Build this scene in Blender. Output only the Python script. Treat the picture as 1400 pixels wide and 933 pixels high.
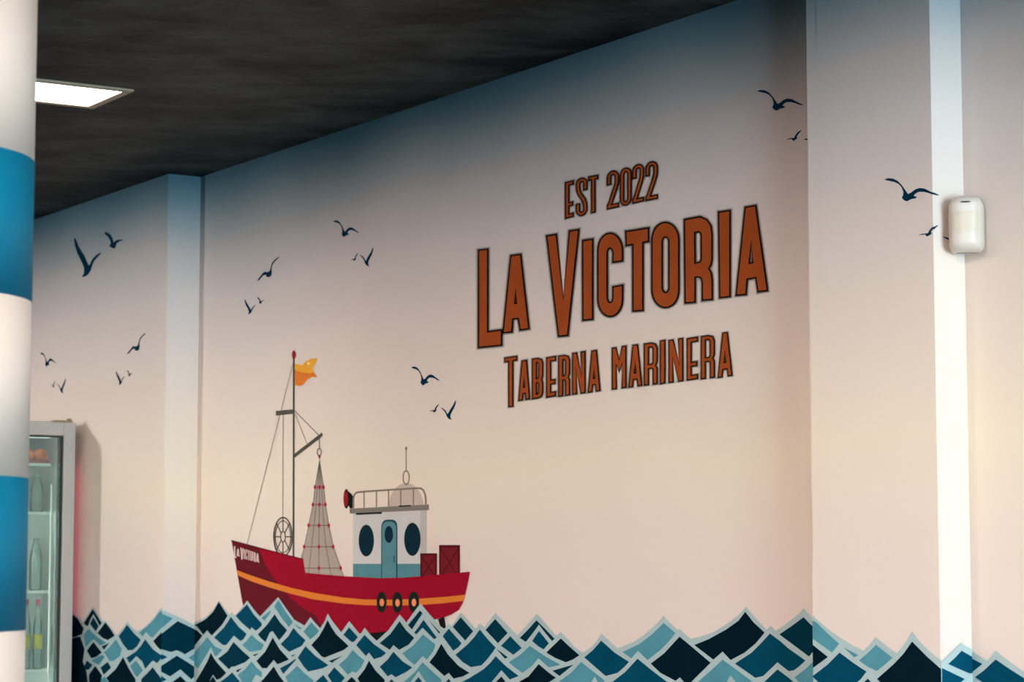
import bpy, bmesh, math, random
from mathutils import Vector
from mathutils.geometry import tessellate_polygon
random.seed(7)
for o in list(bpy.data.objects):
    bpy.data.objects.remove(o, do_unlink=True)
SC = bpy.context.scene
COL = SC.collection

# ------------------------------------------------------------------ camera
# metres; the mural wall is the plane y = 0, the room lies at y < 0, the wall runs away from the camera towards -x
FPX = 3250.0
CAM = Vector((0.0, -3.1618, 1.55))
PITCH = math.atan(310.5 / FPX)
ANG = math.atan(2047.0 / math.hypot(FPX, 310.5))
HEAD = Vector((-math.cos(ANG), math.sin(ANG), 0))
RIGHT = Vector((math.sin(ANG), math.cos(ANG), 0))
FWD = HEAD * math.cos(PITCH) + Vector((0, 0, math.sin(PITCH)))
UP = -HEAD * math.sin(PITCH) + Vector((0, 0, math.cos(PITCH)))
cam_data = bpy.data.cameras.new('camera')
cam = bpy.data.objects.new('camera', cam_data)
COL.objects.link(cam)
cam.location = CAM
cam.rotation_euler = (math.pi / 2 + PITCH, 0, math.atan2(-HEAD.x, HEAD.y))
cam_data.sensor_width = 36.0
cam_data.lens = FPX / 1400.0 * 36.0
cam_data.clip_start = 0.05
cam_data.dof.use_dof = True
cam_data.dof.focus_distance = 5.1
cam_data.dof.aperture_fstop = 9.0
SC.camera = cam

# ------------------------------------------------------------------ view, world and daylight
SC.view_settings.view_transform = 'Standard'
SC.view_settings.look = 'None'
SC.view_settings.exposure = 0.0
SC.view_settings.gamma = 1.0
SC.view_settings.use_curve_mapping = False
# brightness of the ceiling panels: w wall row, k cool one by the pilaster, then the middle and back rows from left to right
GS = {'w': 9.0, 'f': 12.0, 'k': 45.0, 'l': 12.0, 'm': 147.0, 'r': 170.0, 'b': 72.0}
WARM, COOL = (1.0, 0.93, 0.90), (0.80, 0.92, 1.0)
SKY_STRENGTH = 51.0
w = bpy.data.worlds.new('world')
SC.world = w
w.use_nodes = True
bg = w.node_tree.nodes['Background']
bg.inputs[0].default_value = (0.64, 0.87, 1.0, 1)
bg.inputs[1].default_value = SKY_STRENGTH
# daylight portal filling the shop window in the right-hand end wall
XR, XL, YF, ZC = 3.4, -10.6, -6.6, 2.8
WIN = (-3.1, -1.0, 0.10, 2.60)          # y0, y1, z0, z1 of the shop window
pl = bpy.data.lights.new('window_daylight', 'AREA')
pl.shape = 'RECTANGLE'
pl.size = WIN[1] - WIN[0]
pl.size_y = WIN[3] - WIN[2]
pl.cycles.is_portal = True
po = bpy.data.objects.new('window_daylight', pl)
COL.objects.link(po)
po.location = (XR + 0.02, (WIN[0] + WIN[1]) / 2, (WIN[2] + WIN[3]) / 2)
po.rotation_euler = (math.pi / 2, 0, math.pi / 2)

# ------------------------------------------------------------------ helpers: colours and materials
def lin(c):
    r = []
    for v in c[:3]:
        v = v / 255.0
        r.append(v / 12.92 if v <= 0.04045 else ((v + 0.055) / 1.055) ** 2.4)
    return (r[0], r[1], r[2], 1.0)

def mat(name, rgb, rough=0.6, metal=0.0, spec=0.3, noise=0.0, nscale=8.0, bump=0.0, bscale=60.0):
    m = bpy.data.materials.new(name)
    m.use_nodes = True
    nt = m.node_tree
    b = nt.nodes['Principled BSDF']
    b.inputs['Roughness'].default_value = rough
    b.inputs['Metallic'].default_value = metal
    b.inputs['Specular IOR Level'].default_value = spec
    base = lin(rgb)
    b.inputs['Base Color'].default_value = base
    g = nt.nodes.new('ShaderNodeNewGeometry')
    if noise > 0:
        n = nt.nodes.new('ShaderNodeTexNoise')
        n.inputs['Scale'].default_value = nscale
        n.inputs['Detail'].default_value = 4
        mp = nt.nodes.new('ShaderNodeMapRange')
        mp.inputs['From Min'].default_value = 0.3
        mp.inputs['From Max'].default_value = 0.7
        mp.inputs['To Min'].default_value = 1 - noise
        mp.inputs['To Max'].default_value = 1 + noise
        mul = nt.nodes.new('ShaderNodeMix')
        mul.data_type = 'RGBA'
        mul.blend_type = 'MULTIPLY'
        mul.inputs[0].default_value = 1.0
        mul.inputs[6].default_value = base
        nt.links.new(g.outputs['Position'], n.inputs['Vector'])
        nt.links.new(n.outputs[0], mp.inputs['Value'])
        nt.links.new(mp.outputs[0], mul.inputs[7])
        nt.links.new(mul.outputs[2], b.inputs['Base Color'])
    if bump > 0:
        n2 = nt.nodes.new('ShaderNodeTexNoise')
        n2.inputs['Scale'].default_value = bscale
        n2.inputs['Detail'].default_value = 3
        bp = nt.nodes.new('ShaderNodeBump')
        bp.inputs['Strength'].default_value = bump
        bp.inputs['Distance'].default_value = 0.004
        nt.links.new(g.outputs['Position'], n2.inputs['Vector'])
        nt.links.new(n2.outputs[0], bp.inputs['Height'])
        nt.links.new(bp.outputs[0], b.inputs['Normal'])
    return m

def mat_emit(name, rgb, strength):
    m = bpy.data.materials.new(name)
    m.use_nodes = True
    nt = m.node_tree
    nt.nodes.remove(nt.nodes['Principled BSDF'])
    e = nt.nodes.new('ShaderNodeEmission')
    e.inputs[0].default_value = rgb + (1,) if len(rgb) == 3 else rgb
    e.inputs[1].default_value = strength
    nt.links.new(e.outputs[0], nt.nodes['Material Output'].inputs[0])
    return m

def mat_clear(name, tint, amount_gloss=0.1, alpha=0.0, rough=0.02):
    """thin clear sheet or bottle wall: transparent, a little tinted body, a clear-coat reflection"""
    m = bpy.data.materials.new(name)
    m.use_nodes = True
    nt = m.node_tree
    out = nt.nodes['Material Output']
    nt.nodes.remove(nt.nodes['Principled BSDF'])
    t = nt.nodes.new('ShaderNodeBsdfTransparent')
    t.inputs[0].default_value = lin(tint)
    d = nt.nodes.new('ShaderNodeBsdfDiffuse')
    d.inputs[0].default_value = lin(tint)
    gl = nt.nodes.new('ShaderNodeBsdfGlossy')
    gl.inputs['Roughness'].default_value = rough
    m1 = nt.nodes.new('ShaderNodeMixShader')
    m1.inputs[0].default_value = alpha
    m2 = nt.nodes.new('ShaderNodeMixShader')
    fr = nt.nodes.new('ShaderNodeFresnel')
    fr.inputs[0].default_value = 1.0 + amount_gloss * 5
    nt.links.new(t.outputs[0], m1.inputs[1])
    nt.links.new(d.outputs[0], m1.inputs[2])
    nt.links.new(fr.outputs[0], m2.inputs[0])
    nt.links.new(m1.outputs[0], m2.inputs[1])
    nt.links.new(gl.outputs[0], m2.inputs[2])
    nt.links.new(m2.outputs[0], out.inputs[0])
    return m

def mat_print_wall():
    """the mural wallpaper: its printed sky runs from steel blue at the top through mauve to cream and pale pink"""
    m = bpy.data.materials.new('mural_sky_print')
    m.use_nodes = True
    nt = m.node_tree
    b = nt.nodes['Principled BSDF']
    b.inputs['Roughness'].default_value = 0.75
    b.inputs['Specular IOR Level'].default_value = 0.15
    g = nt.nodes.new('ShaderNodeNewGeometry')
    s = nt.nodes.new('ShaderNodeSeparateXYZ')
    nz = nt.nodes.new('ShaderNodeTexNoise')
    nz.inputs['Scale'].default_value = 1.3
    nz.inputs['Detail'].default_value = 2
    ad = nt.nodes.new('ShaderNodeMath')
    ad.operation = 'MULTIPLY_ADD'
    ad.inputs[1].default_value = 0.16
    mr = nt.nodes.new('ShaderNodeMapRange')
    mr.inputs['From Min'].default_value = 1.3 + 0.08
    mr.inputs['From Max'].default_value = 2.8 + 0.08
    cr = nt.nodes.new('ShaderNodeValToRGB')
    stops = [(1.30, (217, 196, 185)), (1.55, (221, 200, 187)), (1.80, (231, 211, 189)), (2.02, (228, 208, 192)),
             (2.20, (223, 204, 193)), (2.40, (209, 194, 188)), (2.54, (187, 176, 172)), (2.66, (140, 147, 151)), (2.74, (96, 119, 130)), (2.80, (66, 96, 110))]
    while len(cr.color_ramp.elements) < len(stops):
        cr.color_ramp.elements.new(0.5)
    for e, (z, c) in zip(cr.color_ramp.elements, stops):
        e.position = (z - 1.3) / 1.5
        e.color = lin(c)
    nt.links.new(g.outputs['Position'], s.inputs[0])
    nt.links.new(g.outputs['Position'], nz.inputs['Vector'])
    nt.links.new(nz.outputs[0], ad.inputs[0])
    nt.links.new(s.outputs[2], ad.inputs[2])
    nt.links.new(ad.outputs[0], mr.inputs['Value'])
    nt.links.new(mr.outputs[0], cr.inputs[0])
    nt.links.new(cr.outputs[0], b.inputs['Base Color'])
    # fine woven relief of the wallpaper
    n2 = nt.nodes.new('ShaderNodeTexNoise')
    n2.inputs['Scale'].default_value = 260
    bp = nt.nodes.new('ShaderNodeBump')
    bp.inputs['Strength'].default_value = 0.06
    bp.inputs['Distance'].default_value = 0.001
    nt.links.new(g.outputs['Position'], n2.inputs['Vector'])
    nt.links.new(n2.outputs[0], bp.inputs['Height'])
    nt.links.new(bp.outputs[0], b.inputs['Normal'])
    return m

def mat_ceiling():
    m = bpy.data.materials.new('dark_trowelled_ceiling')
    m.use_nodes = True
    nt = m.node_tree
    b = nt.nodes['Principled BSDF']
    b.inputs['Roughness'].default_value = 0.6
    b.inputs['Specular IOR Level'].default_value = 0.12
    g = nt.nodes.new('ShaderNodeNewGeometry')
    mp = nt.nodes.new('ShaderNodeMapping')
    mp.vector_type = 'TEXTURE'
    mp.inputs['Scale'].default_value = (1 / 1.5, 1 / 2.3, 1)
    mp.inputs['Rotation'].default_value = (0, 0, 1.01)
    n = nt.nodes.new('ShaderNodeTexNoise')
    n.inputs['Scale'].default_value = 2.3
    n.inputs['Detail'].default_value = 7
    n.inputs['Roughness'].default_value = 0.65
    n.inputs['Distortion'].default_value = 0.25
    cr = nt.nodes.new('ShaderNodeValToRGB')
    cr.color_ramp.elements[0].position = 0.40
    cr.color_ramp.elements[0].color = lin((8, 12, 13))
    cr.color_ramp.elements[1].position = 0.63
    cr.color_ramp.elements[1].color = lin((54, 59, 58))
    bp = nt.nodes.new('ShaderNodeBump')
    bp.inputs['Strength'].default_value = 0.35
    bp.inputs['Distance'].default_value = 0.012
    nt.links.new(g.outputs['Position'], mp.inputs['Vector'])
    nt.links.new(mp.outputs[0], n.inputs['Vector'])
    nt.links.new(n.outputs[0], cr.inputs[0])
    nt.links.new(cr.outputs[0], b.inputs['Base Color'])
    nt.links.new(n.outputs[0], bp.inputs['Height'])
    nt.links.new(bp.outputs[0], b.inputs['Normal'])
    return m

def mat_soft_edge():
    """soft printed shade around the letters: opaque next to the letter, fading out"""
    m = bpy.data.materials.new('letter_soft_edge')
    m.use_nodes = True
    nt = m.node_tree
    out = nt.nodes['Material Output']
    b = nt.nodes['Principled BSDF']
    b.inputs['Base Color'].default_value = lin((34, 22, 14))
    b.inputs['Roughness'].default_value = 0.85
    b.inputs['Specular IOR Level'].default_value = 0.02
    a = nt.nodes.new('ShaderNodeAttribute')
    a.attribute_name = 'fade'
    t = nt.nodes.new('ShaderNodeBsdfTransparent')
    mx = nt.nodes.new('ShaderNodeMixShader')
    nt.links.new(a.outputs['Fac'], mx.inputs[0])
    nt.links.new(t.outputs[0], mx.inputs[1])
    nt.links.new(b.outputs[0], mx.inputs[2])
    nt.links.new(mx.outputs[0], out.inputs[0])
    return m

M = {}
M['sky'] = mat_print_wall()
M['ceiling'] = mat_ceiling()
M['plaster'] = mat('brown_plaster', (128, 104, 88), 0.8, noise=0.03, bump=0.1)
M['floor'] = mat('grey_floor_tile', (104, 94, 86), 0.45, noise=0.08, nscale=2)
M['col_white'] = mat('column_white_paint', (166, 152, 142), 0.6, spec=0.15, noise=0.015, bump=0.05)
M['col_blue'] = mat('column_blue_paint', (3, 79, 102), 0.55, spec=0.12, noise=0.02)
M['foam'] = mat('print_foam_grey', (164, 178, 176), 0.85, spec=0.02, noise=0.04, nscale=30)
M['w_D'] = mat('print_navy', (3, 24, 33), 0.85, spec=0.02, noise=0.12, nscale=12)
M['w_N'] = mat('print_deep_teal', (2, 44, 58), 0.85, spec=0.02, noise=0.12, nscale=12)
M['w_M'] = mat('print_blue_teal', (3, 63, 84), 0.85, spec=0.02, noise=0.12, nscale=12)
M['w_L'] = mat('print_pale_teal', (78, 134, 145), 0.85, spec=0.02, noise=0.12, nscale=12)
M['gull'] = mat('print_gull_blue', (4, 42, 64), 0.85, spec=0.02)
M['letter'] = mat('print_rust_orange', (158, 72, 32), 0.85, spec=0.02, noise=0.08, nscale=10)
M['ink'] = mat('print_dark_brown', (20, 12, 8), 0.85, spec=0.02)
M['soft'] = mat_soft_edge()
def pm(n, c):
    M[n] = mat('print_' + n, c, 0.85, spec=0.02, noise=0.03, nscale=15)
pm('red', (146, 16, 36)); pm('maroon', (96, 24, 32)); pm('stripe', (212, 118, 46)); pm('black', (22, 26, 24))
pm('tyre', (28, 36, 30)); pm('tyre_hole', (236, 140, 96)); pm('mast', (84, 78, 68)); pm('rope', (150, 132, 118))
pm('spar', (88, 84, 72)); pm('finial', (150, 30, 36)); pm('flag_top', (234, 164, 54)); pm('flag_low', (222, 122, 48)); pm('flag_dot', (246, 206, 120))
pm('net', (168, 150, 138)); pm('net_line', (108, 96, 86)); pm('net_dot', (172, 40, 58)); pm('wheel', (86, 78, 68))
pm('cabin', (198, 190, 184)); pm('cabin_side', (184, 174, 166)); pm('teal', (84, 128, 134)); pm('teal_dark', (24, 66, 72)); pm('port', (16, 40, 52)); pm('port_rim', (20, 42, 44))
pm('roof', (128, 116, 106)); pm('rail', (132, 112, 96)); pm('dome', (198, 174, 160)); pm('crate', (112, 28, 34)); pm('crate_dark', (82, 20, 28)); pm('hull_text', (224, 190, 182))
M['frame'] = mat('grey_lacquer', (176, 164, 156), 0.4, spec=0.4)
M['case'] = mat('fridge_white_lining', (222, 228, 224), 0.5)
M['gasket'] = mat('black_gasket', (46, 46, 42), 0.6)
M['shelf'] = mat('white_shelf', (236, 230, 222), 0.4)
M['glass'] = mat_clear('door_glass', (236, 244, 240), 0.09, 0.06)
M['win_glass'] = mat_clear('window_glass', (246, 250, 250), 0.09, 0.0)
M['bottle'] = mat_clear('clear_bottle', (238, 244, 240), 0.09, 0.14, 0.05)
M['bottle_g'] = mat_clear('green_bottle', (226, 238, 232), 0.09, 0.16, 0.05)
M['cap'] = mat('red_cap', (178, 40, 60), 0.4)
M['label'] = mat('yellow_label', (196, 178, 40), 0.5)
M['orange'] = mat('orange_peel', (222, 110, 50), 0.5, noise=0.15, nscale=40)
M['tray'] = mat('red_tray', (160, 58, 44), 0.5)
M['brass'] = mat('hinge_metal', (150, 130, 96), 0.35, metal=0.8)
M['white_plastic'] = mat('white_plastic', (208, 192, 178), 0.35, spec=0.5)
M['lens_plastic'] = mat('milky_lens', (206, 186, 166), 0.3, spec=0.5)
M['slot'] = mat('dark_slot', (30, 26, 24), 0.5)
for g_ in GS: M['led_' + g_] = mat_emit('led_diffuser_' + g_, COOL if g_ == 'k' else WARM, GS[g_])
M['trim'] = mat('led_trim', (150, 134, 114), 0.5)
M['strip_light'] = mat_emit('fridge_strip_light', (0.95, 1.0, 0.97), 60.0)
M['strip_soft'] = mat_emit('fridge_top_light', (0.95, 1.0, 0.97), 1.6)
M['red_glow'] = mat_emit('added_red_glow', (1.0, 0.18, 0.30), 0.85)  # emitter added for the pink tint on the wall, no fridge part
M['shelf_glass'] = mat_clear('shelf_glass', (226, 236, 232), 0.09, 0.08)
M['alu'] = mat('window_aluminium', (190, 192, 194), 0.4, metal=0.6)

# ------------------------------------------------------------------ helpers: objects
def tag(o, label=None, cat=None, group=None, kind=None):
    if label: o['label'] = label
    if cat: o['category'] = cat
    if group: o['group'] = group
    if kind: o['kind'] = kind
    return o

def empty(name, loc, parent=None):
    o = bpy.data.objects.new(name, None)
    o.empty_display_size = 0.05
    COL.objects.link(o)
    o.location = loc
    if parent: o.parent = parent
    return o

def place(o, parent):
    """parent an object whose mesh is in world coordinates without moving it"""
    if parent is not None:
        o.parent = parent
        p = parent
        off = Vector((0, 0, 0))
        while p is not None:
            off += p.location
            p = p.parent
        o.location = o.location - off

def mesh_obj(name, verts, faces, mats, parent=None, midx=None, smooth=False, fade=None):
    """verts in world coordinates; the origin is moved to the mesh centre"""
    c = Vector((0, 0, 0))
    for v in verts: c += Vector(v)
    c /= max(1, len(verts))
    me = bpy.data.meshes.new(name)
    me.from_pydata([tuple(Vector(v) - c) for v in verts], [], faces)
    for mm in (mats if isinstance(mats, (list, tuple)) else [mats]): me.materials.append(mm)
    if midx:
        for p, i in zip(me.polygons, midx): p.material_index = i
    if smooth:
        for p in me.polygons: p.use_smooth = True
    if fade is not None:
        at = me.attributes.new('fade', 'FLOAT', 'POINT')
        for i, f in enumerate(fade): at.data[i].value = f
    me.update()
    o = bpy.data.objects.new(name, me)
    COL.objects.link(o)
    o.location = c
    place(o, parent)
    return o

def bm_obj(name, bm, mats, parent=None, smooth=False):
    bmesh.ops.recalc_face_normals(bm, faces=bm.faces)
    me = bpy.data.meshes.new(name)
    c = Vector((0, 0, 0))
    for v in bm.verts: c += v.co
    c /= len(bm.verts)
    for v in bm.verts: v.co -= c
    bm.to_mesh(me)
    bm.free()
    for mm in (mats if isinstance(mats, (list, tuple)) else [mats]): me.materials.append(mm)
    if smooth:
        for p in me.polygons: p.use_smooth = True
    o = bpy.data.objects.new(name, me)
    COL.objects.link(o)
    o.location = c
    place(o, parent)
    return o

def add_box(bm, lo, hi, bevel=0.0):
    vs = [bm.verts.new((x, y, z)) for x in (lo[0], hi[0]) for y in (lo[1], hi[1]) for z in (lo[2], hi[2])]
    fs = [(0, 1, 3, 2), (4, 6, 7, 5), (0, 4, 5, 1), (2, 3, 7, 6), (0, 2, 6, 4), (1, 5, 7, 3)]
    faces = [bm.faces.new([vs[i] for i in f]) for f in fs]
    if bevel > 0:
        es = list({e for f in faces for e in f.edges})
        bmesh.ops.bevel(bm, geom=es, offset=bevel, segments=2, affect='EDGES', profile=0.5)

def box(name, lo, hi, m, parent=None, bevel=0.0):
    bm = bmesh.new()
    add_box(bm, lo, hi, bevel)
    return bm_obj(name, bm, m, parent)

def lathe(name, prof, centre, m, parent=None, n=24, smooth=True):
    """prof: list of (radius, z)"""
    vs, fs = [], []
    for r, z in prof:
        for k in range(n):
            a = 2 * math.pi * k / n
            vs.append((centre[0] + r * math.cos(a), centre[1] + r * math.sin(a), centre[2] + z))
    for i in range(len(prof) - 1):
        for k in range(n):
            k2 = (k + 1) % n
            fs.append((i * n + k, i * n + k2, (i + 1) * n + k2, (i + 1) * n + k))
    fs.append(tuple(reversed(range(n))))
    fs.append(tuple((len(prof) - 1) * n + k for k in range(n)))
    return mesh_obj(name, vs, fs, m, parent, smooth=smooth)

# ------------------------------------------------------------------ the setting
Y1 = -0.1125            # front of the projecting left-hand section
X1 = -6.922             # its return
Y4 = -0.0790            # front of the right-hand pilaster
X4, X5 = -3.770, -3.3955
T = 0.25
box('floor', (XL - T, YF - T, -0.1), (XR + T, T, 0.0), M['floor'])
box('ceiling', (XL - T, YF - T, ZC), (XR + T, T, ZC + 0.1), M['ceiling'])
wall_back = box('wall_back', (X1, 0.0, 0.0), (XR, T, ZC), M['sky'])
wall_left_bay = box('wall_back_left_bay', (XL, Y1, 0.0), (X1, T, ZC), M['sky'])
pilaster = box('wall_back_pilaster', (X4, Y4, 0.0), (X5, 0.0, ZC), M['sky'])
box('wall_left', (XL - T, YF, 0.0), (XL, T, ZC), M['plaster'])
box('wall_front', (XL - T, YF - T, 0.0), (XR + T, YF, ZC), M['plaster'])
bm = bmesh.new()
add_box(bm, (XR, YF, 0.0), (XR + T, WIN[0], ZC))
add_box(bm, (XR, WIN[1], 0.0), (XR + T, T, ZC))
add_box(bm, (XR, WIN[0], 0.0), (XR + T, WIN[1], WIN[2]))
add_box(bm, (XR, WIN[0], WIN[3]), (XR + T, WIN[1], ZC))
bm_obj('wall_right', bm, M['plaster'])
for n in ('floor', 'ceiling', 'wall_back', 'wall_back_left_bay', 'wall_back_pilaster', 'wall_left', 'wall_front', 'wall_right'):
    bpy.data.objects[n]['kind'] = 'structure'
tag(bpy.data.objects['ceiling'], 'near-black rough trowelled ceiling above the mural wall')
tag(wall_back, 'long mural wall printed with a sky fading from slate blue to cream')
tag(wall_left_bay, 'projecting wall section beside the drinks fridge, printed with the same sky')
tag(pilaster, 'narrow flat pilaster between the lettering and the white sensor')
win = empty('window_1', (XR + 0.1, (WIN[0] + WIN[1]) / 2, WIN[2]))
tag(win, 'wide shop window in the end wall', kind='structure')
ny = 2
for k in range(ny + 1):
    y = WIN[0] + (WIN[1] - WIN[0]) * k / ny
    box('window_frame', (XR + 0.08, max(WIN[0], y - 0.03), WIN[2]), (XR + 0.14, min(WIN[1], y + 0.03), WIN[3]), M['alu'], win)
for k in range(ny):
    ya = WIN[0] + (WIN[1] - WIN[0]) * k / ny + 0.031
    yb = WIN[0] + (WIN[1] - WIN[0]) * (k + 1) / ny - 0.031
    box('pane', (XR + 0.105, ya, WIN[2]), (XR + 0.111, yb, WIN[3]), M['win_glass'], win)

# wallpaper drops, each a thin sheet with its own edges
PT = 0.0008
def strip(parent, x0, x1, y, t=PT, z0=0.0, z1=ZC):
    o = box('wallpaper_strip', (x0 + 0.00004, y - t, z0), (x1 - 0.00004, y - 0.0001, z1 - 0.0005), M['sky'], parent)
    return o
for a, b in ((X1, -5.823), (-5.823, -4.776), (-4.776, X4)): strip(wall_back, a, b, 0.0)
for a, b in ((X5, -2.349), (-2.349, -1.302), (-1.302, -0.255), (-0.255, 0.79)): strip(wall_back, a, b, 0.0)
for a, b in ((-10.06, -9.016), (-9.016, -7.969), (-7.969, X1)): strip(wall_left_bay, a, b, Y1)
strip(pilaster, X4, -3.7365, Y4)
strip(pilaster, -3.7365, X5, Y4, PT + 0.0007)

# round column, white with blue hoops
CD, CR = 3.40, 0.20
ca = math.atan2(-866.0, math.hypot(FPX, 310.5))
cdir = HEAD * math.cos(ca) + RIGHT * math.sin(ca)
CC = Vector((CAM.x, CAM.y, 0)) + cdir * CD
column = tag(empty('column', (CC.x, CC.y, 0)), 'thick round white column with broad blue hoops in the left foreground', kind='structure')
zs = [(0.0, 0.112, 'w')]
edges = []
z = 2.120
seq = []
cuts = [2.80, 2.573, 2.367, 2.120, 1.921, 1.674, 1.465, 1.218, 1.011, 0.764, 0.557, 0.310, 0.103, 0.0]
cols = ['w', 'b', 'w', 'b', 'w', 'b', 'w', 'b', 'w', 'b', 'w', 'b', 'w']
for i, c in enumerate(cols):
    zt, zb = cuts[i], cuts[i + 1]
    r = CR + (0.0004 if c == 'b' else 0.0)
    lathe('blue_hoop' if c == 'b' else 'white_hoop', [(r, zb), (r, zt)], (CC.x, CC.y, 0), M['col_blue'] if c == 'b' else M['col_white'], column, n=96)

# ------------------------------------------------------------------ printing on the wall faces
FACES = {  # axis, value, bounds of the running coordinate, outward normal
    1: ('y', Y1, XL, X1, Vector((0, -1, 0))),
    2: ('x', X1, Y1, 0.0, Vector((1, 0, 0))),
    3: ('y', 0.0, X1, X4, Vector((0, -1, 0))),
    4: ('y', Y4, X4, X5, Vector((0, -1, 0))),
    5: ('x', X5, Y4, 0.0, Vector((1, 0, 0))),
    6: ('y', 0.0, X5, XR, Vector((0, -1, 0))),
}
LAYER0, LSTEP = 0.0017, 0.0001

def wall_point(p, face):
    """the point of a wall face that a traced photograph point belongs to, as (running coordinate, z)"""
    r = FWD * FPX + RIGHT * (p[0] - 700.0) - UP * (p[1] - 466.5)
    ax, val = FACES[face][0], FACES[face][1]
    if ax == 'y':
        t = (val - CAM.y) / r.y
        return (CAM.x + r.x * t, CAM.z + r.z * t)
    t = (val - CAM.x) / r.x
    return (CAM.y + r.y * t, CAM.z + r.z * t)

def clip_half(poly, lim, keep_greater):
    out = []
    n = len(poly)
    for i in range(n):
        a, b = poly[i], poly[(i + 1) % n]
        ia = (a[0] >= lim) if keep_greater else (a[0] <= lim)
        ib = (b[0] >= lim) if keep_greater else (b[0] <= lim)
        if ia: out.append(a)
        if ia != ib:
            t = (lim - a[0]) / (b[0] - a[0])
            out.append((lim, a[1] + (b[1] - a[1]) * t))
    return out

def to3(q, face, layer):
    ax, val, lo, hi, nrm = FACES[face]
    off = LAYER0 + LSTEP * layer
    v = Vector((q[0], val, q[1])) if ax == 'y' else Vector((val, q[0], q[1]))
    return v + nrm * off

class Print:
    """collects flat printed shapes into one mesh"""
    def __init__(self):
        self.v, self.f, self.mi, self.mats, self.fade = [], [], [], [], []
    def slot(self, m):
        if m not in self.mats: self.mats.append(m)
        return self.mats.index(m)
    def poly(self, pts, face, m, layer=0, holes=(), clip=True):
        loops = [[wall_point(p, face) for p in pts]] + [[wall_point(p, face) for p in h] for h in holes]
        if clip:
            lo, hi = FACES[face][2], FACES[face][3]
            off = LAYER0 + LSTEP * layer          # meet the print round the outer corner
            if face in (2, 5): lo -= off
            if face in (1, 4): hi += off
            loops[0] = clip_half(clip_half(loops[0], lo, True), hi, False)
            if len(loops[0]) < 3: return self
        flat = [q for l in loops for q in l]
        tris = tessellate_polygon([[Vector((q[0], q[1], 0)) for q in l] for l in loops])
        base = len(self.v)
        self.v += [to3(q, face, layer) for q in flat]
        self.fade += [1.0] * len(flat)
        k = self.slot(m)
        for t in tris:
            a, b, c = (flat[i] for i in t)
            if abs((b[0] - a[0]) * (c[1] - a[1]) - (c[0] - a[0]) * (b[1] - a[1])) < 1e-12: continue
            n = (self.v[base + t[1]] - self.v[base + t[0]]).cross(self.v[base + t[2]] - self.v[base + t[0]])
            tt = t if n.dot(FACES[face][4]) > 0 else (t[0], t[2], t[1])
            self.f.append(tuple(base + i for i in tt))
            self.mi.append(k)
        return self
    def ring(self, inner, outer, face, m, layer, fin=1.0, fout=0.0):
        base = len(self.v)
        n = len(inner)
        self.v += [to3(wall_point(p, face), face, layer) for p in inner] + [to3(wall_point(p, face), face, layer) for p in outer]
        self.fade += [fin] * n + [fout] * n
        k = self.slot(m)
        for i in range(n):
            j = (i + 1) % n
            self.f.append((base + i, base + j, base + n + j, base + n + i))
            self.mi.append(k)
        return self
    def build(self, name, parent=None):
        return mesh_obj(name, self.v, self.f, self.mats, parent, self.mi, fade=self.fade)

def Z(x0, y0, s, pts):
    return [(x0 + p[0] / s, y0 + p[1] / s) for p in pts]

def ell(cx, cy, rx, ry, n=28, a0=0.0, a1=2 * math.pi):
    full = abs(a1 - a0 - 2 * math.pi) < 1e-6
    k = n if full else n + 1
    return [(cx + rx * math.cos(a0 + (a1 - a0) * i / n), cy + ry * math.sin(a0 + (a1 - a0) * i / n)) for i in range(k)]

def bar(p, q, t):
    d = Vector((q[0] - p[0], q[1] - p[1]))
    n = Vector((-d.y, d.x)).normalized() * (t / 2)
    return [(p[0] + n.x, p[1] + n.y), (q[0] + n.x, q[1] + n.y), (q[0] - n.x, q[1] - n.y), (p[0] - n.x, p[1] - n.y)]

def path(pts, t):
    """a thick polyline as one polygon"""
    L, R = [], []
    n = len(pts)
    for i in range(n):
        a = Vector(pts[max(0, i - 1)]); b = Vector(pts[min(n - 1, i + 1)])
        d = (b - a).normalized()
        if 0 < i < n - 1:
            d1 = (Vector(pts[i]) - a).normalized(); d2 = (b - Vector(pts[i])).normalized()
            d = (d1 + d2).normalized()
            k = 1.0 / max(0.55, d.dot(d1))
        else: k = 1.0
        nn = Vector((-d.y, d.x)) * (t / 2 * k)
        L.append((pts[i][0] + nn.x, pts[i][1] + nn.y)); R.append((pts[i][0] - nn.x, pts[i][1] - nn.y))
    return L + R[::-1]

# ------------------------------------------------------------------ the sea
SEA = {}
for f_, loc, lab in ((1, (-8.5, Y1, 0.9), 'printed teal waves on the left bay, running behind the fridge'), (2, (X1, -0.05, 0.9), 'narrow strip of printed waves on the return left of the boat'),
                     (3, (-5.3, 0, 0.9), 'long printed band of pointed teal and navy waves under the boat and lettering'), (4, (-3.6, Y4, 0.9), 'printed waves across the front of the pilaster'),
                     (5, (X5, -0.04, 0.9), 'narrow strip of printed waves on the pilaster return below the sensor'), (6, (-2.5, 0, 0.9), 'printed waves on the wall right of the sensor')):
    SEA[f_] = tag(empty('sea_mural', loc), lab, 'painted waves', 'printed sea along the foot of the mural')
S = 8.257
RA, RB, RC, RD, RE, RF, RG, RH, RI = (100, 820, S), (220, 820, S), (340, 810, 7.586), (460, 820, S), (580, 820, S), (700, 820, S), (820, 820, S), (940, 820, S), (1060, 820, S)
RJ, RK = (1180, 850, 11.245), (1280, 850, 11.24)
def zz(r, pts): return Z(r[0], r[1], r[2], pts)
LOW = 1180
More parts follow.
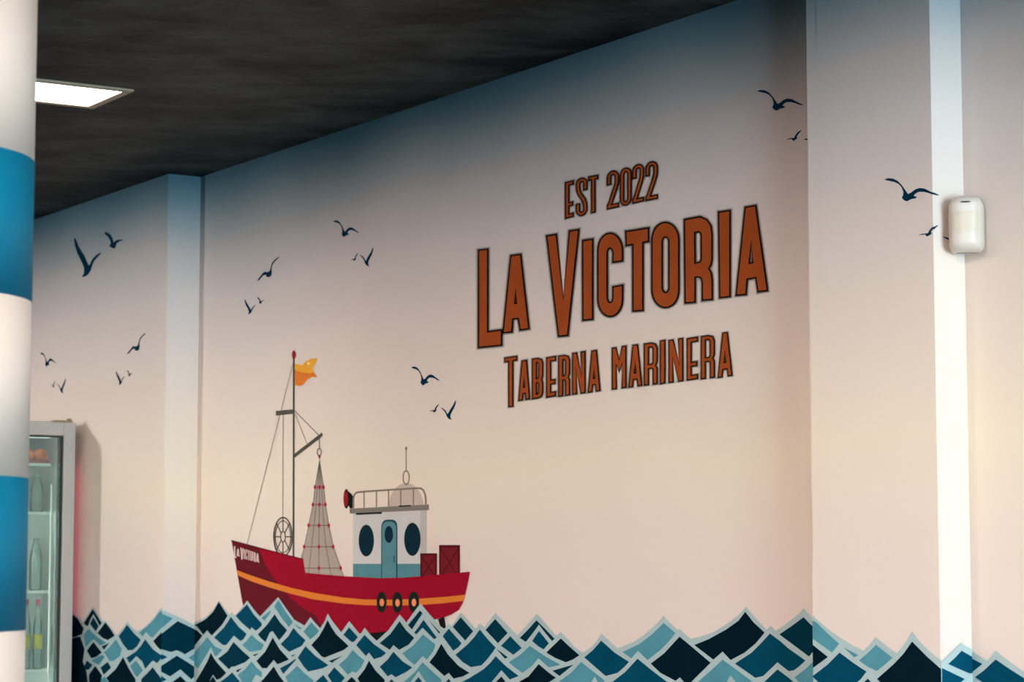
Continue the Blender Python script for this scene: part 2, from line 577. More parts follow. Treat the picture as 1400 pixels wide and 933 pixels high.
top1 = zz(RA, [(-700, 330), (-560, 150), (-420, 320), (-250, 120), (-90, 330), (10, 150), (60, 190), (120, 250), (180, 165), (232, 85), (290, 165), (335, 235), (350, 245), (375, 240), (430, 315), (490, 390), (510, 395), (570, 320), (620, 250), (680, 320), (735, 360), (800, 325), (860, 275), (930, 195), (985, 110), (1010, 92), (1035, 75)])
top2 = zz(RB, [(-16, 100), (8, 115), (180, 192), (300, 250), (395, 300), (410, 306)])
top3 = zz(RB, [(380, 262), (450, 235), (520, 195), (600, 115), (665, 12), (720, 90), (785, 168), (800, 145), (845, 180), (915, 100), (985, 12), (1060, 115), (1130, 195)]) \
    + zz(RC, [(125, 255), (230, 145), (315, 52), (400, 172), (480, 285), (590, 348), (650, 260), (700, 320), (752, 375), (800, 300), (830, 222), (870, 290), (920, 355), (970, 418)]) \
    + zz(RD, [(65, 370), (155, 245), (215, 320), (280, 398), (330, 320), (395, 400), (465, 468), (600, 345), (725, 170), (765, 215), (800, 262), (880, 150), (960, 45), (1060, 165), (1156, 268)]) \
    + zz(RE, [(210, 340), (250, 320), (285, 270), (318, 300), (425, 145), (500, 225), (590, 328), (640, 272), (690, 315), (815, 150), (940, 280), (1060, 402)]) \
    + zz(RF, [(70, 408), (180, 290), (292, 160), (400, 280), (510, 408), (565, 365), (640, 445), (720, 538), (770, 575), (815, 600), (920, 530), (970, 465), (1020, 385)]) \
    + zz(RG, [(90, 440), (215, 552), (400, 475), (500, 410), (600, 325), (670, 260), (732, 185), (800, 260), (890, 342), (920, 338), (980, 395), (1040, 445)]) \
    + zz(RH, [(180, 412), (300, 372), (420, 300), (500, 245), (600, 165), (675, 82), (780, 210), (905, 342), (952, 295), (1010, 352)]) \
    + zz(RI, [(120, 285), (210, 215), (280, 160), (335, 98), (390, 165), (455, 232), (475, 250)])
top4 = zz(RI, [(430, 165), (453, 200), (600, 328), (700, 400), (800, 465), (900, 525), (1008, 576), (1080, 505), (1145, 425)]) \
    + zz(RJ, [(80, 385), (210, 240), (370, 370), (535, 490), (610, 405), (690, 290), (770, 148), (850, 260), (920, 345), (1080, 495), (1218, 600), (1240, 615)])
top5 = zz(RK, [(60, 625), (90, 600), (230, 470), (370, 332), (450, 385), (545, 435), (560, 445)])
top6 = zz(RK, [(520, 430), (550, 450), (680, 530), (800, 605), (870, 530), (930, 448), (1080, 570), (1200, 660), (1349, 762), (1500, 840), (1640, 690), (1780, 820), (1960, 930), (2120, 760), (2300, 900)])
for face, top in ((1, top1), (2, top2), (3, top3), (4, top4), (5, top5), (6, top6)):
    P = Print()
    pts = top + [(top[-1][0], LOW), (top[0][0], LOW)]
    P.poly(pts, face, M['foam'], 14)
    P.build('foam', SEA[face])

waves = [
 (RA, 1, 'D', [[(-60, 330), (10, 175), (60, 215), (130, 330), (110, 395), (10, 430)], [(130, 270), (180, 190), (232, 108), (285, 190), (335, 268), (310, 300), (275, 230), (240, 165), (205, 230), (180, 300), (160, 300)],  # first cell: navy stands in for shade that hides the wave's own colour
    [(285, 380), (330, 320), (375, 258), (430, 330), (480, 410), (405, 460), (350, 440)], [(165, 580), (200, 530), (240, 480), (285, 540), (335, 600), (270, 650), (215, 665)],
    [(385, 885), (490, 790), (540, 710), (575, 650), (605, 710), (640, 780), (715, 900), (715, 960), (430, 960)], [(190, 850), (260, 750), (340, 860), (310, 960), (190, 960)],
    [(-60, 450), (90, 420), (140, 560), (120, 700), (160, 810), (180, 960), (-60, 960)], [(915, 470), (1020, 360), (1020, 575), (985, 560), (950, 520)]]),  # first cell: dark shade beside the fridge, painted as a navy patch
 (RA, 1, 'N', [[(200, 275), (240, 200), (300, 305), (265, 360), (225, 310)], [(330, 530), (420, 490), (360, 570)], [(320, 770), (400, 705), (440, 770), (380, 830), (355, 850)],
    [(130, 770), (165, 690), (230, 740), (190, 790), (170, 800)], [(780, 900), (850, 830), (910, 765), (950, 820), (990, 870), (1040, 960), (780, 960)]]),
 (RA, 1, 'L', [[(130, 400), (185, 330), (240, 385), (300, 440), (390, 490), (320, 520), (240, 450), (150, 540)], [(360, 600), (430, 530), (495, 450), (530, 510), (560, 560), (540, 640), (470, 695), (420, 695), (395, 650)],
    [(215, 690), (340, 625), (370, 650), (300, 740), (260, 720)], [(755, 375), (850, 300), (920, 230), (985, 140), (1025, 118), (1025, 300), (910, 430), (880, 420), (835, 370), (795, 420)],
    [(655, 750), (722, 690), (800, 800), (750, 860), (735, 880), (700, 840)], [(300, 920), (370, 870), (420, 960), (300, 960)]]),
 (RA, 1, 'M', [[(525, 415), (575, 350), (620, 285), (700, 385), (775, 455), (735, 530), (685, 570), (630, 575), (570, 500)],
    [(610, 660), (720, 590), (780, 520), (825, 450), (910, 560), (990, 620), (1015, 630), (1015, 655), (960, 720), (910, 690), (825, 785), (790, 700), (725, 640), (650, 720)]]),
 (RB, 2, 'L', [[(-16, 150), (8, 160), (130, 215), (10, 320), (-16, 338)], [(305, 660), (405, 592), (405, 720), (392, 715)]]),
 (RB, 2, 'N', [[(-16, 403), (100, 310), (185, 245), (290, 295), (405, 350), (405, 535), (265, 620), (215, 590), (170, 575), (110, 595), (-16, 558)], [(-16, 760), (175, 635), (290, 705), (405, 782), (405, 830), (340, 905), (215, 790), (100, 870), (-16, 810)]]),
 (RB, 2, 'M', [[(-16, 608), (70, 650), (-16, 694)], [(-16, 852), (60, 905), (-16, 945)]]),
 (RB, 2, 'D', [[(90, 960), (215, 865), (310, 960)]]),
 (RB, 3, 'D', [[(385, 340), (420, 350), (480, 410), (385, 535)], [(385, 292), (460, 255), (520, 220), (600, 140), (665, 25), (715, 105), (765, 185), (700, 290), (585, 410), (535, 350), (490, 400), (430, 320), (410, 300)],
    [(385, 960), (490, 780), (540, 690), (575, 600), (610, 665), (650, 720), (750, 830), (690, 890), (640, 910), (600, 850), (540, 960)], [(1045, 630), (1120, 605), (1075, 640)], [(860, 800), (930, 775), (875, 825)], [(535, 960), (600, 870), (655, 960)]]),
 (RB, 3, 'M', [[(610, 430), (720, 320), (765, 255), (800, 195), (890, 310), (980, 390), (945, 450), (910, 470), (835, 410), (750, 515), (710, 515)],
    [(855, 185), (920, 120), (985, 55), (1060, 170), (1150, 270), (1150, 300), (1085, 355), (1035, 315), (1020, 345), (920, 260)], [(640, 960), (750, 880), (815, 825), (880, 900), (930, 960)]]),
 (RB, 3, 'L', [[(385, 605), (460, 520), (535, 425), (620, 530), (705, 570), (645, 635), (620, 640), (575, 540), (530, 620), (430, 780), (385, 740)], [(930, 515), (985, 460), (1035, 400), (1100, 460), (1176, 510), (1148, 570), (1040, 590), (1010, 590)],
    [(880, 850), (960, 790), (1035, 700), (1100, 780), (1150, 820), (1150, 880), (1085, 850), (1020, 960), (940, 960)]]),
 (RB, 3, 'N', [[(655, 670), (760, 590), (830, 480), (930, 580), (1020, 660), (960, 710), (840, 760), (810, 760), (780, 790)]]),
 (RC, 3, 'L', [[(145, 265), (240, 190), (235, 215), (175, 300)], [(275, 150), (320, 80), (400, 210), (470, 310), (430, 365), (360, 280)], [(480, 330), (565, 375), (545, 388), (520, 370)], [(580, 410), (660, 310), (740, 400), (715, 440), (650, 490)],
    [(390, 880), (515, 765), (600, 850), (690, 920), (660, 960), (430, 960)]]),
 (RC, 3, 'N', [[(105, 440), (200, 340), (280, 230), (340, 320), (410, 395), (370, 450), (325, 500), (260, 405), (230, 420), (185, 520), (140, 480)], [(840, 715), (990, 660), (900, 715), (880, 735)]]),
 (RC, 3, 'M', [[(340, 540), (420, 460), (475, 370), (535, 440), (600, 500), (560, 560), (430, 620)], [(520, 680), (600, 560), (700, 660), (840, 760), (780, 790), (630, 825), (580, 770)], [(335, 790), (430, 740), (500, 690), (500, 705), (370, 850)],
    [(670, 960), (785, 860), (860, 960)], [(830, 865), (900, 780), (1010, 890), (950, 960), (890, 960)]]),
 (RC, 3, 'D', [[(660, 550), (740, 460), (790, 375), (830, 290), (870, 365), (920, 440), (1050, 560), (1000, 600), (800, 680), (770, 670)], [(90, 715), (180, 620), (260, 470), (330, 590), (430, 700), (310, 750), (270, 705), (200, 790), (150, 790)],
    [(110, 960), (200, 860), (270, 770), (330, 870), (400, 960)], [(60, 650), (110, 635), (75, 660)], [(450, 660), (500, 640), (465, 670)]]),
 (RD, 3, 'M', [[(90, 400), (155, 315), (255, 425), (210, 480), (180, 480)], [(235, 515), (330, 400), (430, 500), (575, 605), (520, 650), (435, 675), (380, 600), (345, 640)], [(890, 375), (945, 305), (995, 230), (1070, 330), (1145, 430), (1115, 450), (1050, 385), (985, 320), (915, 395)],
    [(500, 760), (590, 680), (655, 590), (760, 700), (870, 770), (800, 820), (680, 880), (635, 845), (590, 870)], [(870, 960), (940, 875), (1000, 960)]]),
 (RD, 3, 'N', [[(500, 495), (620, 390), (725, 245), (800, 350), (890, 435), (830, 510), (720, 570), (655, 515), (615, 570)], [(820, 290), (955, 125), (985, 155), (865, 340)], [(580, 960), (635, 900), (690, 960)]]),
 (RD, 3, 'L', [[(755, 610), (880, 520), (990, 395), (1130, 510), (1110, 580), (1035, 680), (985, 640), (895, 740), (830, 690)], [(40, 740), (130, 660), (195, 570), (260, 635), (330, 690), (290, 770), (235, 830), (190, 815), (140, 850)],
    [(740, 960), (900, 820), (985, 710), (1080, 800), (1200, 905), (1190, 960), (1040, 960), (940, 810), (830, 960)]]),
 (RD, 3, 'D', [[(250, 890), (330, 790), (380, 690), (450, 800), (560, 910), (540, 960), (285, 960)], [(95, 960), (185, 875), (265, 960)]]),
 (RE, 3, 'N', [[(60, 230), (195, 375), (180, 385)], [(335, 310), (425, 200), (565, 360), (475, 465)], [(705, 345), (815, 220), (955, 380), (845, 495)], [(820, 550), (960, 655), (925, 670)], [(235, 960), (290, 895), (330, 960)]]),
 (RE, 3, 'D', [[(70, 710), (140, 620), (205, 500), (280, 620), (400, 750), (525, 830), (450, 870), (345, 895), (290, 830), (240, 865)], [(795, 960), (885, 870), (955, 960)]]),
 (RE, 3, 'M', [[(220, 415), (290, 330), (435, 495), (400, 540), (340, 580)], [(365, 625), (500, 510), (575, 430), (640, 340), (740, 460), (820, 545), (790, 590), (730, 670), (660, 745), (540, 765), (450, 710)], [(880, 525), (985, 415), (1115, 550), (1020, 625)],
    [(380, 960), (520, 890), (680, 790), (760, 715), (820, 640), (930, 750), (1080, 865), (980, 905), (885, 800), (750, 960)]]),
 (RF, 3, 'N', [[(100, 435), (200, 335), (290, 235), (390, 335), (495, 445), (465, 470), (390, 380), (318, 285), (245, 385), (170, 480)], [(470, 805), (710, 735), (550, 865)]]),
 (RF, 3, 'M', [[(240, 470), (318, 355), (430, 495), (370, 565), (310, 530)]]),
 (RF, 3, 'D', [[(400, 600), (565, 440), (670, 540), (775, 630), (700, 680), (620, 710), (500, 660)], [(40, 960), (200, 870), (315, 730), (420, 820), (510, 885), (390, 960), (225, 960), (175, 880), (140, 960)]]),
 (RF, 3, 'L', [[(-25, 710), (100, 630), (215, 525), (400, 650), (560, 738), (430, 768), (312, 665), (230, 760), (130, 830), (60, 780)], [(500, 960), (680, 830), (795, 705), (900, 790), (1060, 915), (1040, 960), (995, 960), (950, 870), (890, 960)]]),
 (RG, 3, 'M', [[(-161, 655), (-60, 570), (30, 465), (180, 600), (345, 705), (290, 765), (215, 830), (80, 865)], [(120, 960), (300, 820), (440, 670), (600, 800), (810, 960)]]),
 (RG, 3, 'L', [[(270, 595), (450, 510), (600, 400), (735, 265), (870, 380), (790, 480), (700, 570), (555, 685), (500, 635), (445, 580), (370, 665)]]),
 (RG, 3, 'D', [[(590, 725), (740, 610), (915, 420), (1060, 540), (1266, 715), (1160, 820), (1020, 960), (990, 960), (920, 880), (870, 920), (700, 830)]]),
 (RH, 3, 'D', [[(90, 515), (250, 450), (450, 340), (590, 240), (665, 140), (760, 260), (885, 375), (780, 500), (660, 600), (500, 685), (410, 590), (305, 680)]]),
 (RH, 3, 'L', [[(100, 960), (270, 810), (410, 680), (560, 790), (790, 960), (580, 960), (500, 860), (440, 960)]]),
 (RH, 3, 'M', [[(550, 725), (740, 600), (850, 490), (945, 385), (1060, 470), (1156, 555), (1346, 690), (1271, 760), (1216, 800), (1156, 810), (1030, 710), (870, 865), (780, 885)], [(850, 960), (1030, 790), (1156, 885), (1240, 960)]]),
 (RI, 3, 'N', [[(60, 395), (200, 300), (335, 200), (400, 270), (475, 340), (475, 550), (395, 645)]]),
 (RI, 3, 'L', [[(230, 880), (340, 800), (475, 672), (475, 960), (305, 960)]]),
 (RI, 4, 'L', [[(430, 235), (480, 260), (590, 370), (735, 500), (655, 600), (430, 440)], [(785, 540), (955, 630), (905, 655)]]),
 (RI, 4, 'D', [[(430, 505), (453, 525), (610, 650), (430, 782)]]),
 (RI, 4, 'M', [[(430, 870), (600, 740), (740, 600), (900, 720), (1045, 815), (980, 900), (910, 960), (530, 960), (430, 870)][:-1]]),
 (RI, 4, 'N', [[(985, 960), (1060, 895), (1120, 960)]]),
 (RJ, 4, 'L', [[(-42, 603), (90, 490), (220, 360), (475, 560), (340, 680), (230, 765), (80, 690)]]),
 (RJ, 4, 'D', [[(235, 885), (500, 650), (640, 500), (775, 310), (1000, 540), (1240, 750), (1240, 980), (330, 980)]]),
 (RK, 5, 'M', [[(165, 655), (270, 560), (370, 450), (560, 560), (560, 792), (490, 800), (330, 730)], [(70, 718), (105, 735), (420, 885), (300, 980), (70, 980)]]),
 (RK, 6, 'M', [[(530, 550), (555, 565), (730, 655), (560, 790), (530, 805)], [(615, 860), (760, 750), (935, 585), (1100, 700), (1349, 860), (1480, 940), (1440, 1010), (800, 980)]]),
 (RK, 6, 'D', [[(1530, 960), (1640, 800), (1820, 920), (1960, 1010), (1700, 1100)]]),
]
nw = 0
for reg, face, key, cells in waves:
    for c in cells:
        P = Print()
        P.poly(zz(reg, c), face, M['w_' + key], 17 + nw % 3)
        if P.v:
            P.build('wave', SEA[face])
            nw += 1
# rows of the same waves going on below the part the photograph shows
rr = random.Random(3)
def below(face, u):
    """height of the lowest traced waves at a place along a wall face"""
    lo, hi = -400.0, 2600.0
    for _ in range(40):
        m_ = (lo + hi) / 2
        if wall_point((m_, 962), face)[0] < u: lo = m_
        else: hi = m_
    return wall_point((lo, 962), face)[1]
def tile(P, face, u, z, w_, h_, key):
    for k, layer, m_ in ((1.0, 15, M['foam']), (0.80, 18, M['w_' + key])):
        a_, b_ = w_ / 2 * k, h_ / 2 * k
        q = [(u, z + b_), (u + a_ * 0.42, z + b_ * 0.42), (u + a_, z - b_ * 0.05), (u + a_ * 0.5, z - b_ * 0.62), (u, z - b_), (u - a_ * 0.5, z - b_ * 0.62), (u - a_, z - b_ * 0.05), (u - a_ * 0.42, z + b_ * 0.42)]
        lo, hi = FACES[face][2], FACES[face][3]
        q = clip_half(clip_half(q, lo, True), hi, False)
        if len(q) < 3: continue
        base = len(P.v)
        P.v += [to3(p, face, layer) for p in q]
        P.fade += [1.0] * len(q)
        P.f.append(tuple(range(base, base + len(q))))
        P.mi.append(P.slot(m_))
for face, ua, ub in ((1, -10.4, X1), (2, Y1, 0.0), (3, X1, X4), (4, X4, X5), (5, Y4, 0.0), (6, X5, XR)):
    P = Print()
    row = 0
    z = 1.42
    while z > 0.55:
        u = ua + (0.0 if row % 2 else 0.08)
        while u < ub + 0.08:
            uu, zz_ = u + rr.uniform(-0.015, 0.015), z + rr.uniform(-0.008, 0.008)
            traced = face != 6 or uu < wall_point((1462, 940), 6)[0]
            if face == 1 and uu < -8.55: traced = False
            if (traced and zz_ + 0.035 < below(face, uu)) or (not traced and zz_ < 1.40):
                tile(P, face, uu, zz_, 0.165, 0.125, rr.choice('DNML'))
            u += 0.16
        z -= 0.062
        row += 1
    P.build('lower_waves', SEA[face])['kind'] = 'stuff'

# ------------------------------------------------------------------ the boat
boat = tag(empty('boat_mural', (-5.9, -0.003, 1.45)), 'printed red fishing boat with yellow flag, net and white wheelhouse riding the waves', 'painted boat')
def bp_(name, polys, layer, parent=boat, label=None, face=3):
    P = Print()
    for m, pts, *rest in polys:
        P.poly(pts, face, M[m], layer + (rest[1] if len(rest) > 1 else 0), holes=rest[0] if rest else ())
    o = P.build(name, parent)
    if label: o['label'] = label
    return o
def ringp(m, cx, cy, rx, ry, t, dl=0):
    return (m, ell(cx, cy, rx, ry, 32), [ell(cx, cy, rx - t, ry - t, 32)[::-1]], dl)
Rm, Rn, Rw, Rc, Rd, Rh, Rb = (330, 470, 7.177), (365, 590, 7.775), (310, 690, 8.235), (460, 600, 7.771), (470, 690, 7.778), (500, 770, 8.48), (310, 735, 11.67)
bp_('rope', [('rope', bar((401.5, 497), (338.5, 744), 1.0))], 1)
bp_('rope', [('rope', bar((387.8, 567), (387.4, 708), 0.9))], 1)
bp_('rope', [('wheel', bar((403.6, 562), (435.9, 594.7), 1.1))], 1)
bp_('rope', [('rope', bar((404.3, 566), (420.3, 606.7), 1.0))], 1)
mast = bp_('mast', [('mast', [(401.2, 489), (403.7, 489), (403.2, 762), (400.8, 762)])], 3)
bp_('finial', [('finial', ell(402.6, 485.3, 2.7, 6.0, 20))], 4, mast)
bp_('yard', [('spar', zz(Rm, [(345, 662), (515, 645), (520, 690), (345, 708)]))], 4)
bp_('boom', [('spar', zz(Rn, [(297, 240), (590, 13), (602, 42), (572, 75), (297, 285)]))], 4)
bp_('flag', [('flag_top', zz(Rm, [(530, 200), (600, 212), (640, 175), (690, 148), (755, 145), (735, 195), (707, 235), (712, 275), (690, 300), (610, 290), (535, 268)])),
             ('flag_low', zz(Rm, [(530, 262), (610, 285), (690, 295), (712, 275), (730, 300), (752, 330), (700, 328), (650, 355), (615, 405), (580, 418), (535, 410)]), (), 1),
             ('flag_dot', zz(Rm, ell(665, 195, 16, 16, 12)), (), 2)], 4, label='yellow and orange swallow-tailed flag')
bp_('hook_chain', [('wheel', zz(Rn, bar((563, 85), (565, 182), 9))), ('wheel', zz(Rn, ell(563, 222, 27, 42, 24)), [zz(Rn, ell(563, 222, 17, 31, 24))[::-1]])], 4)
net = bp_('net', [('net', [(437.7, 625), (440, 645), (442.3, 662), (446, 690), (450.3, 719), (456.3, 748.3), (466.6, 776.8), (471.5, 790), (418.7, 790), (411.5, 768), (412, 762), (416.9, 748.3), (422.9, 718.5), (428.5, 690), (432.5, 662), (435.5, 645)])], 2, label='grey hanging fishing net with red knots')
rows = [(666.5, 431.6, 437.7, 443.2), (690.3, 428.7, 437.7, 445.8), (718.8, 422.9, 437.1, 450.3), (748, 416.9, 436.9, 456.3), (777.2, 410, 436.9, 466.6), (789, 407, 436.8, 471)]
for k, f in enumerate((0.0, 0.25, 0.5, 0.75, 1.0)):
    pts = [(437.7, 630)]
    for (y, a, b, c) in rows:
        x = a + (b - a) * f * 2 if f <= 0.5 else b + (c - b) * (f - 0.5) * 2
        pts.append((x, y))
    bp_('net_cord', [('net_line', path(pts, 0.9))], 3, net)
for (y, a, b, c) in rows[:5]:
    bp_('net_cord', [('net_line', bar((a, y), (c, y), 1.2))], 4, net)
    for x in (a, b, c):
        if x > 415: bp_('net_knot', [('net_dot', ell(x, y, 1.9, 3.0, 10))], 5, net)
bp_('net_cap', [('net_dot', zz(Rn, [(548, 258), (580, 258), (566, 305)]))], 5, net)
wcx, wcy = 387.7, 734.3
whl = bp_('winch_wheel', [ringp('wheel', wcx, wcy, 13.5, 27.4, 1.9), ringp('wheel', wcx, wcy, 11.2, 22.4, 1.3), ringp('wheel', wcx, wcy, 3.9, 7.8, 1.4)], 2)
for k in range(8):
    a = k * math.pi / 4
    bp_('spoke', [('wheel', bar((wcx + 3.4 * math.cos(a), wcy + 7.0 * math.sin(a)), (wcx + 12.4 * math.cos(a), wcy + 25.6 * math.sin(a)), 1.5))], 3, whl)
hull_pts = [(317.3, 738.6), (366, 751.5), (415.6, 764.3), (417, 774), (418.7, 783.5), (445, 786), (471, 788.2), (521.4, 790.9), (548, 790.3), (575.4, 788.4), (598.6, 786.2), (643.8, 782.0), (640.5, 799), (636.8, 814.8), (633.8, 824.2), (628.5, 834.3), (617.9, 840.8), (608.5, 844.3), (594.3, 847.8), (560, 858), (530, 863.6), (507, 866), (470, 868), (430, 872), (350, 872), (338, 852), (330.6, 815)]
hull = bp_('hull', [('red', hull_pts)], 6, label='crimson hull')
bp_('bow_shade', [('maroon', [(317.3, 738.6), (354, 748.3), (358, 758), (361.4, 767.6), (368.3, 780.4), (375, 790), (381, 798.4), (396, 816), (413.8, 831), (432, 841.6), (447, 866), (350, 872), (338, 852), (330.6, 815)])], 7, hull)
bp_('stripe', [('stripe', [(324.8, 780), (344.3, 787.3), (370, 795.8), (400, 804.4), (430, 811), (470, 817.5), (500, 820.1), (540, 820.5), (575, 819), (610, 816.5), (637, 813.7), (635, 821.9), (610, 825), (582, 827.2), (540, 828.5), (500, 827.8), (470, 825.5), (430, 820), (400, 812.5), (370, 803.8), (344, 795), (326.6, 787.3)])], 8, hull, 'orange stripe')
bp_('gunwale', [('crate_dark', [(317.3, 738.6), (366, 751.5), (415.6, 764.3), (415.6, 765.6), (366, 752.9), (317.6, 740.2)])], 8, hull)
for (x, y, rx, ry) in ((523, 823.7, 6.9, 14.2), (544.5, 824.2, 7.0, 14.4), (566.9, 823.7, 7.3, 14.4)):
    ty = bp_('tyre_fender', [('tyre', ell(x, y, rx, ry, 28))], 9, label='black tyre fender')
    bp_('tyre_hole', [('tyre_hole', ell(x + 0.2, y + 0.5, 3.1, 5.2, 18))], 10, ty)
bp_('rudder', [('black', zz(Rh, [(845, 655), (920, 625), (938, 745), (915, 765), (870, 730)]))], 5)
bp_('keel', [('black', [(500, 866.5), (530, 863.6), (550, 859), (550, 884), (495, 884)])], 5)
cab = bp_('wheelhouse', [('cabin', [(483.5, 700), (584.4, 696), (584.4, 792), (483.5, 793)]), ('cabin_side', [(575.4, 697), (584.4, 696), (584.4, 792), (575.4, 792)], (), 1)], 1, label='white wheelhouse with teal lower band')
bp_('wheelhouse_band', [('teal', [(483.5, 771.3), (575.4, 771.3), (575.4, 792), (483.5, 793)])], 3, cab)
bp_('roof', [('roof', zz(Rc, [(145, 745), (990, 700), (990, 760), (150, 798)]))], 4, cab)
bp_('roof_dark_bar', [('black', zz(Rc, [(215, 792), (490, 780), (490, 800), (215, 812)]))], 5, cab)  # plain dark bars printed on the wheelhouse roof
bp_('roof_dark_bar', [('black', zz(Rc, [(668, 713), (797, 705), (797, 720), (668, 725)]))], 5, cab)
for (x, y, rx, ry) in ((247, 385, 82, 170), (737, 372, 88, 177)):
    po_ = bp_('porthole', [('port_rim', zz(Rd, ell(x, y, rx, ry, 32))), ('port', zz(Rd, ell(x - 3, y + 8, rx * 0.84, ry * 0.86, 28)), (), 1)], 4, cab)
dr = bp_('door', [('teal_dark', zz(Rd, [(405, 800), (405, 240), (415, 195), (440, 168), (470, 163), (530, 163), (560, 178), (575, 210), (578, 250), (578, 800)])),
                  ('teal', zz(Rd, [(414, 800), (414, 245), (425, 205), (450, 186), (475, 182), (520, 182), (548, 198), (562, 225), (565, 255), (565, 800)]), (), 1)], 4, cab, 'teal door with rounded top')
bp_('door_window', [('port', zz(Rd, ell(487, 320, 45, 90, 24)))], 6, cab)
bp_('door_handle', [('teal_dark', zz(Rd, [(537, 550), (548, 550), (548, 620), (540, 620)]))], 6, cab)
bp_('dome', [('dome', zz(Rc, ell(747, 735, 188, 262, 24, math.pi, 2 * math.pi)))], 1, cab)
bp_('antenna', [('rail', zz(Rc, bar((747, 105), (747, 345), 11))), ('rail', zz(Rc, ell(747, 105, 12, 20, 14))), ('rail', zz(Rc, ell(747, 415, 39, 80, 28)), [zz(Rc, ell(747, 415, 26, 64, 28))[::-1]])], 2, cab)
bp_('railing', [('rail', zz(Rc, path([(187, 740), (187, 640), (196, 598), (222, 573), (270, 566), (560, 546), (870, 527), (905, 530), (930, 550), (948, 590), (956, 640), (957, 700)], 19)))], 4, cab)
for x, y0 in ((300, 565), (432, 556), (560, 546), (690, 538), (825, 530)):
    bp_('rail_post', [('rail', zz(Rc, bar((x, y0), (x, 740 - (x - 187) * 0.053), 13)))], 3, cab)
lm = bp_('signal_lamp', [('black', zz(Rc, [(130, 560), (160, 580), (182, 610), (187, 650), (187, 742), (150, 742), (128, 700)]))], 3, cab)
bp_('lamp_glass', [('black', zz(Rc, ell(112, 640, 32, 104, 24))), ('finial', zz(Rc, ell(106, 640, 25, 82, 24)), (), 1)], 4, cab)
for (x0, x1, y0) in ((820, 1000, 520), (1020, 1243, 432)):
    y1 = 790
    cr_ = bp_('crate', [('crate', zz(Rd, [(x0, y0), (x1, y0), (x1, y1), (x0, y1)]))], 4, label='dark red crate')
    bp_('crate_trim', [('crate_dark', zz(Rd, [(x0, y0), (x1, y0), (x1, y0 + 26), (x0, y0 + 26)])), ('crate_dark', zz(Rd, bar((x0 + 12, y0 + 26), (x0 + 12, y1), 16))), ('crate_dark', zz(Rd, bar((x1 - 12, y0 + 26), (x1 - 12, y1), 16))),
        ('crate_dark', zz(Rd, bar((x0 + 20, y0 + 40), (x1 - 20, y1 - 20), 13))), ('crate_dark', zz(Rd, bar((x1 - 20, y0 + 40), (x0 + 20, y1 - 20), 13)))], 5, cr_)

# ------------------------------------------------------------------ lettering
def area(p): return sum(p[i][0] * p[(i + 1) % len(p)][1] - p[(i + 1) % len(p)][0] * p[i][1] for i in range(len(p))) / 2
def offset(p, d):
    """move a loop to its outside (loops keep the inked side on their left)"""
    n = len(p)
    out = []
    for i in range(n):
        a, b, c = Vector(p[i - 1]), Vector(p[i]), Vector(p[(i + 1) % n])
        e1, e2 = (b - a).normalized(), (c - b).normalized()
        n1, n2 = Vector((e1.y, -e1.x)), Vector((e2.y, -e2.x))
        m = n1 + n2
        if m.length < 1e-6: m = n1
        m.normalize()
        k = d / max(0.5, m.dot(n1))
        out.append((b.x + m.x * k, b.y + m.y * k))
    return out
def clean(p):
    q = []
    for a in p:
        if not q or (Vector(a) - Vector(q[-1])).length > 0.05: q.append(a)
    return q
def letter(loops, parent, line_w, soft, fill='letter'):
    """loops[0] outer, others holes, in photograph points"""
    L = []
    for i, l in enumerate(loops):
        l = clean(l)
        if (area(l) > 0) != (i == 0): l = l[::-1]
        L.append(l)
    P = Print()
    P.poly(L[0], 3, M[fill], 6, holes=L[1:], clip=False)
    if line_w:
        O = [offset(L[0], line_w)]
        H = []
        for h in L[1:]:
            hh = offset(h, line_w)
            if area(hh) < -1.0: H.append(hh)
        P.poly(O[0], 3, M['ink'], 3, holes=H, clip=False)
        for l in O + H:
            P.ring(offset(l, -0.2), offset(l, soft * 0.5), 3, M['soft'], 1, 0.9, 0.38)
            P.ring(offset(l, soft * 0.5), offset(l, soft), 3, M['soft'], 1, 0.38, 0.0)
    return P.build('letter', parent)

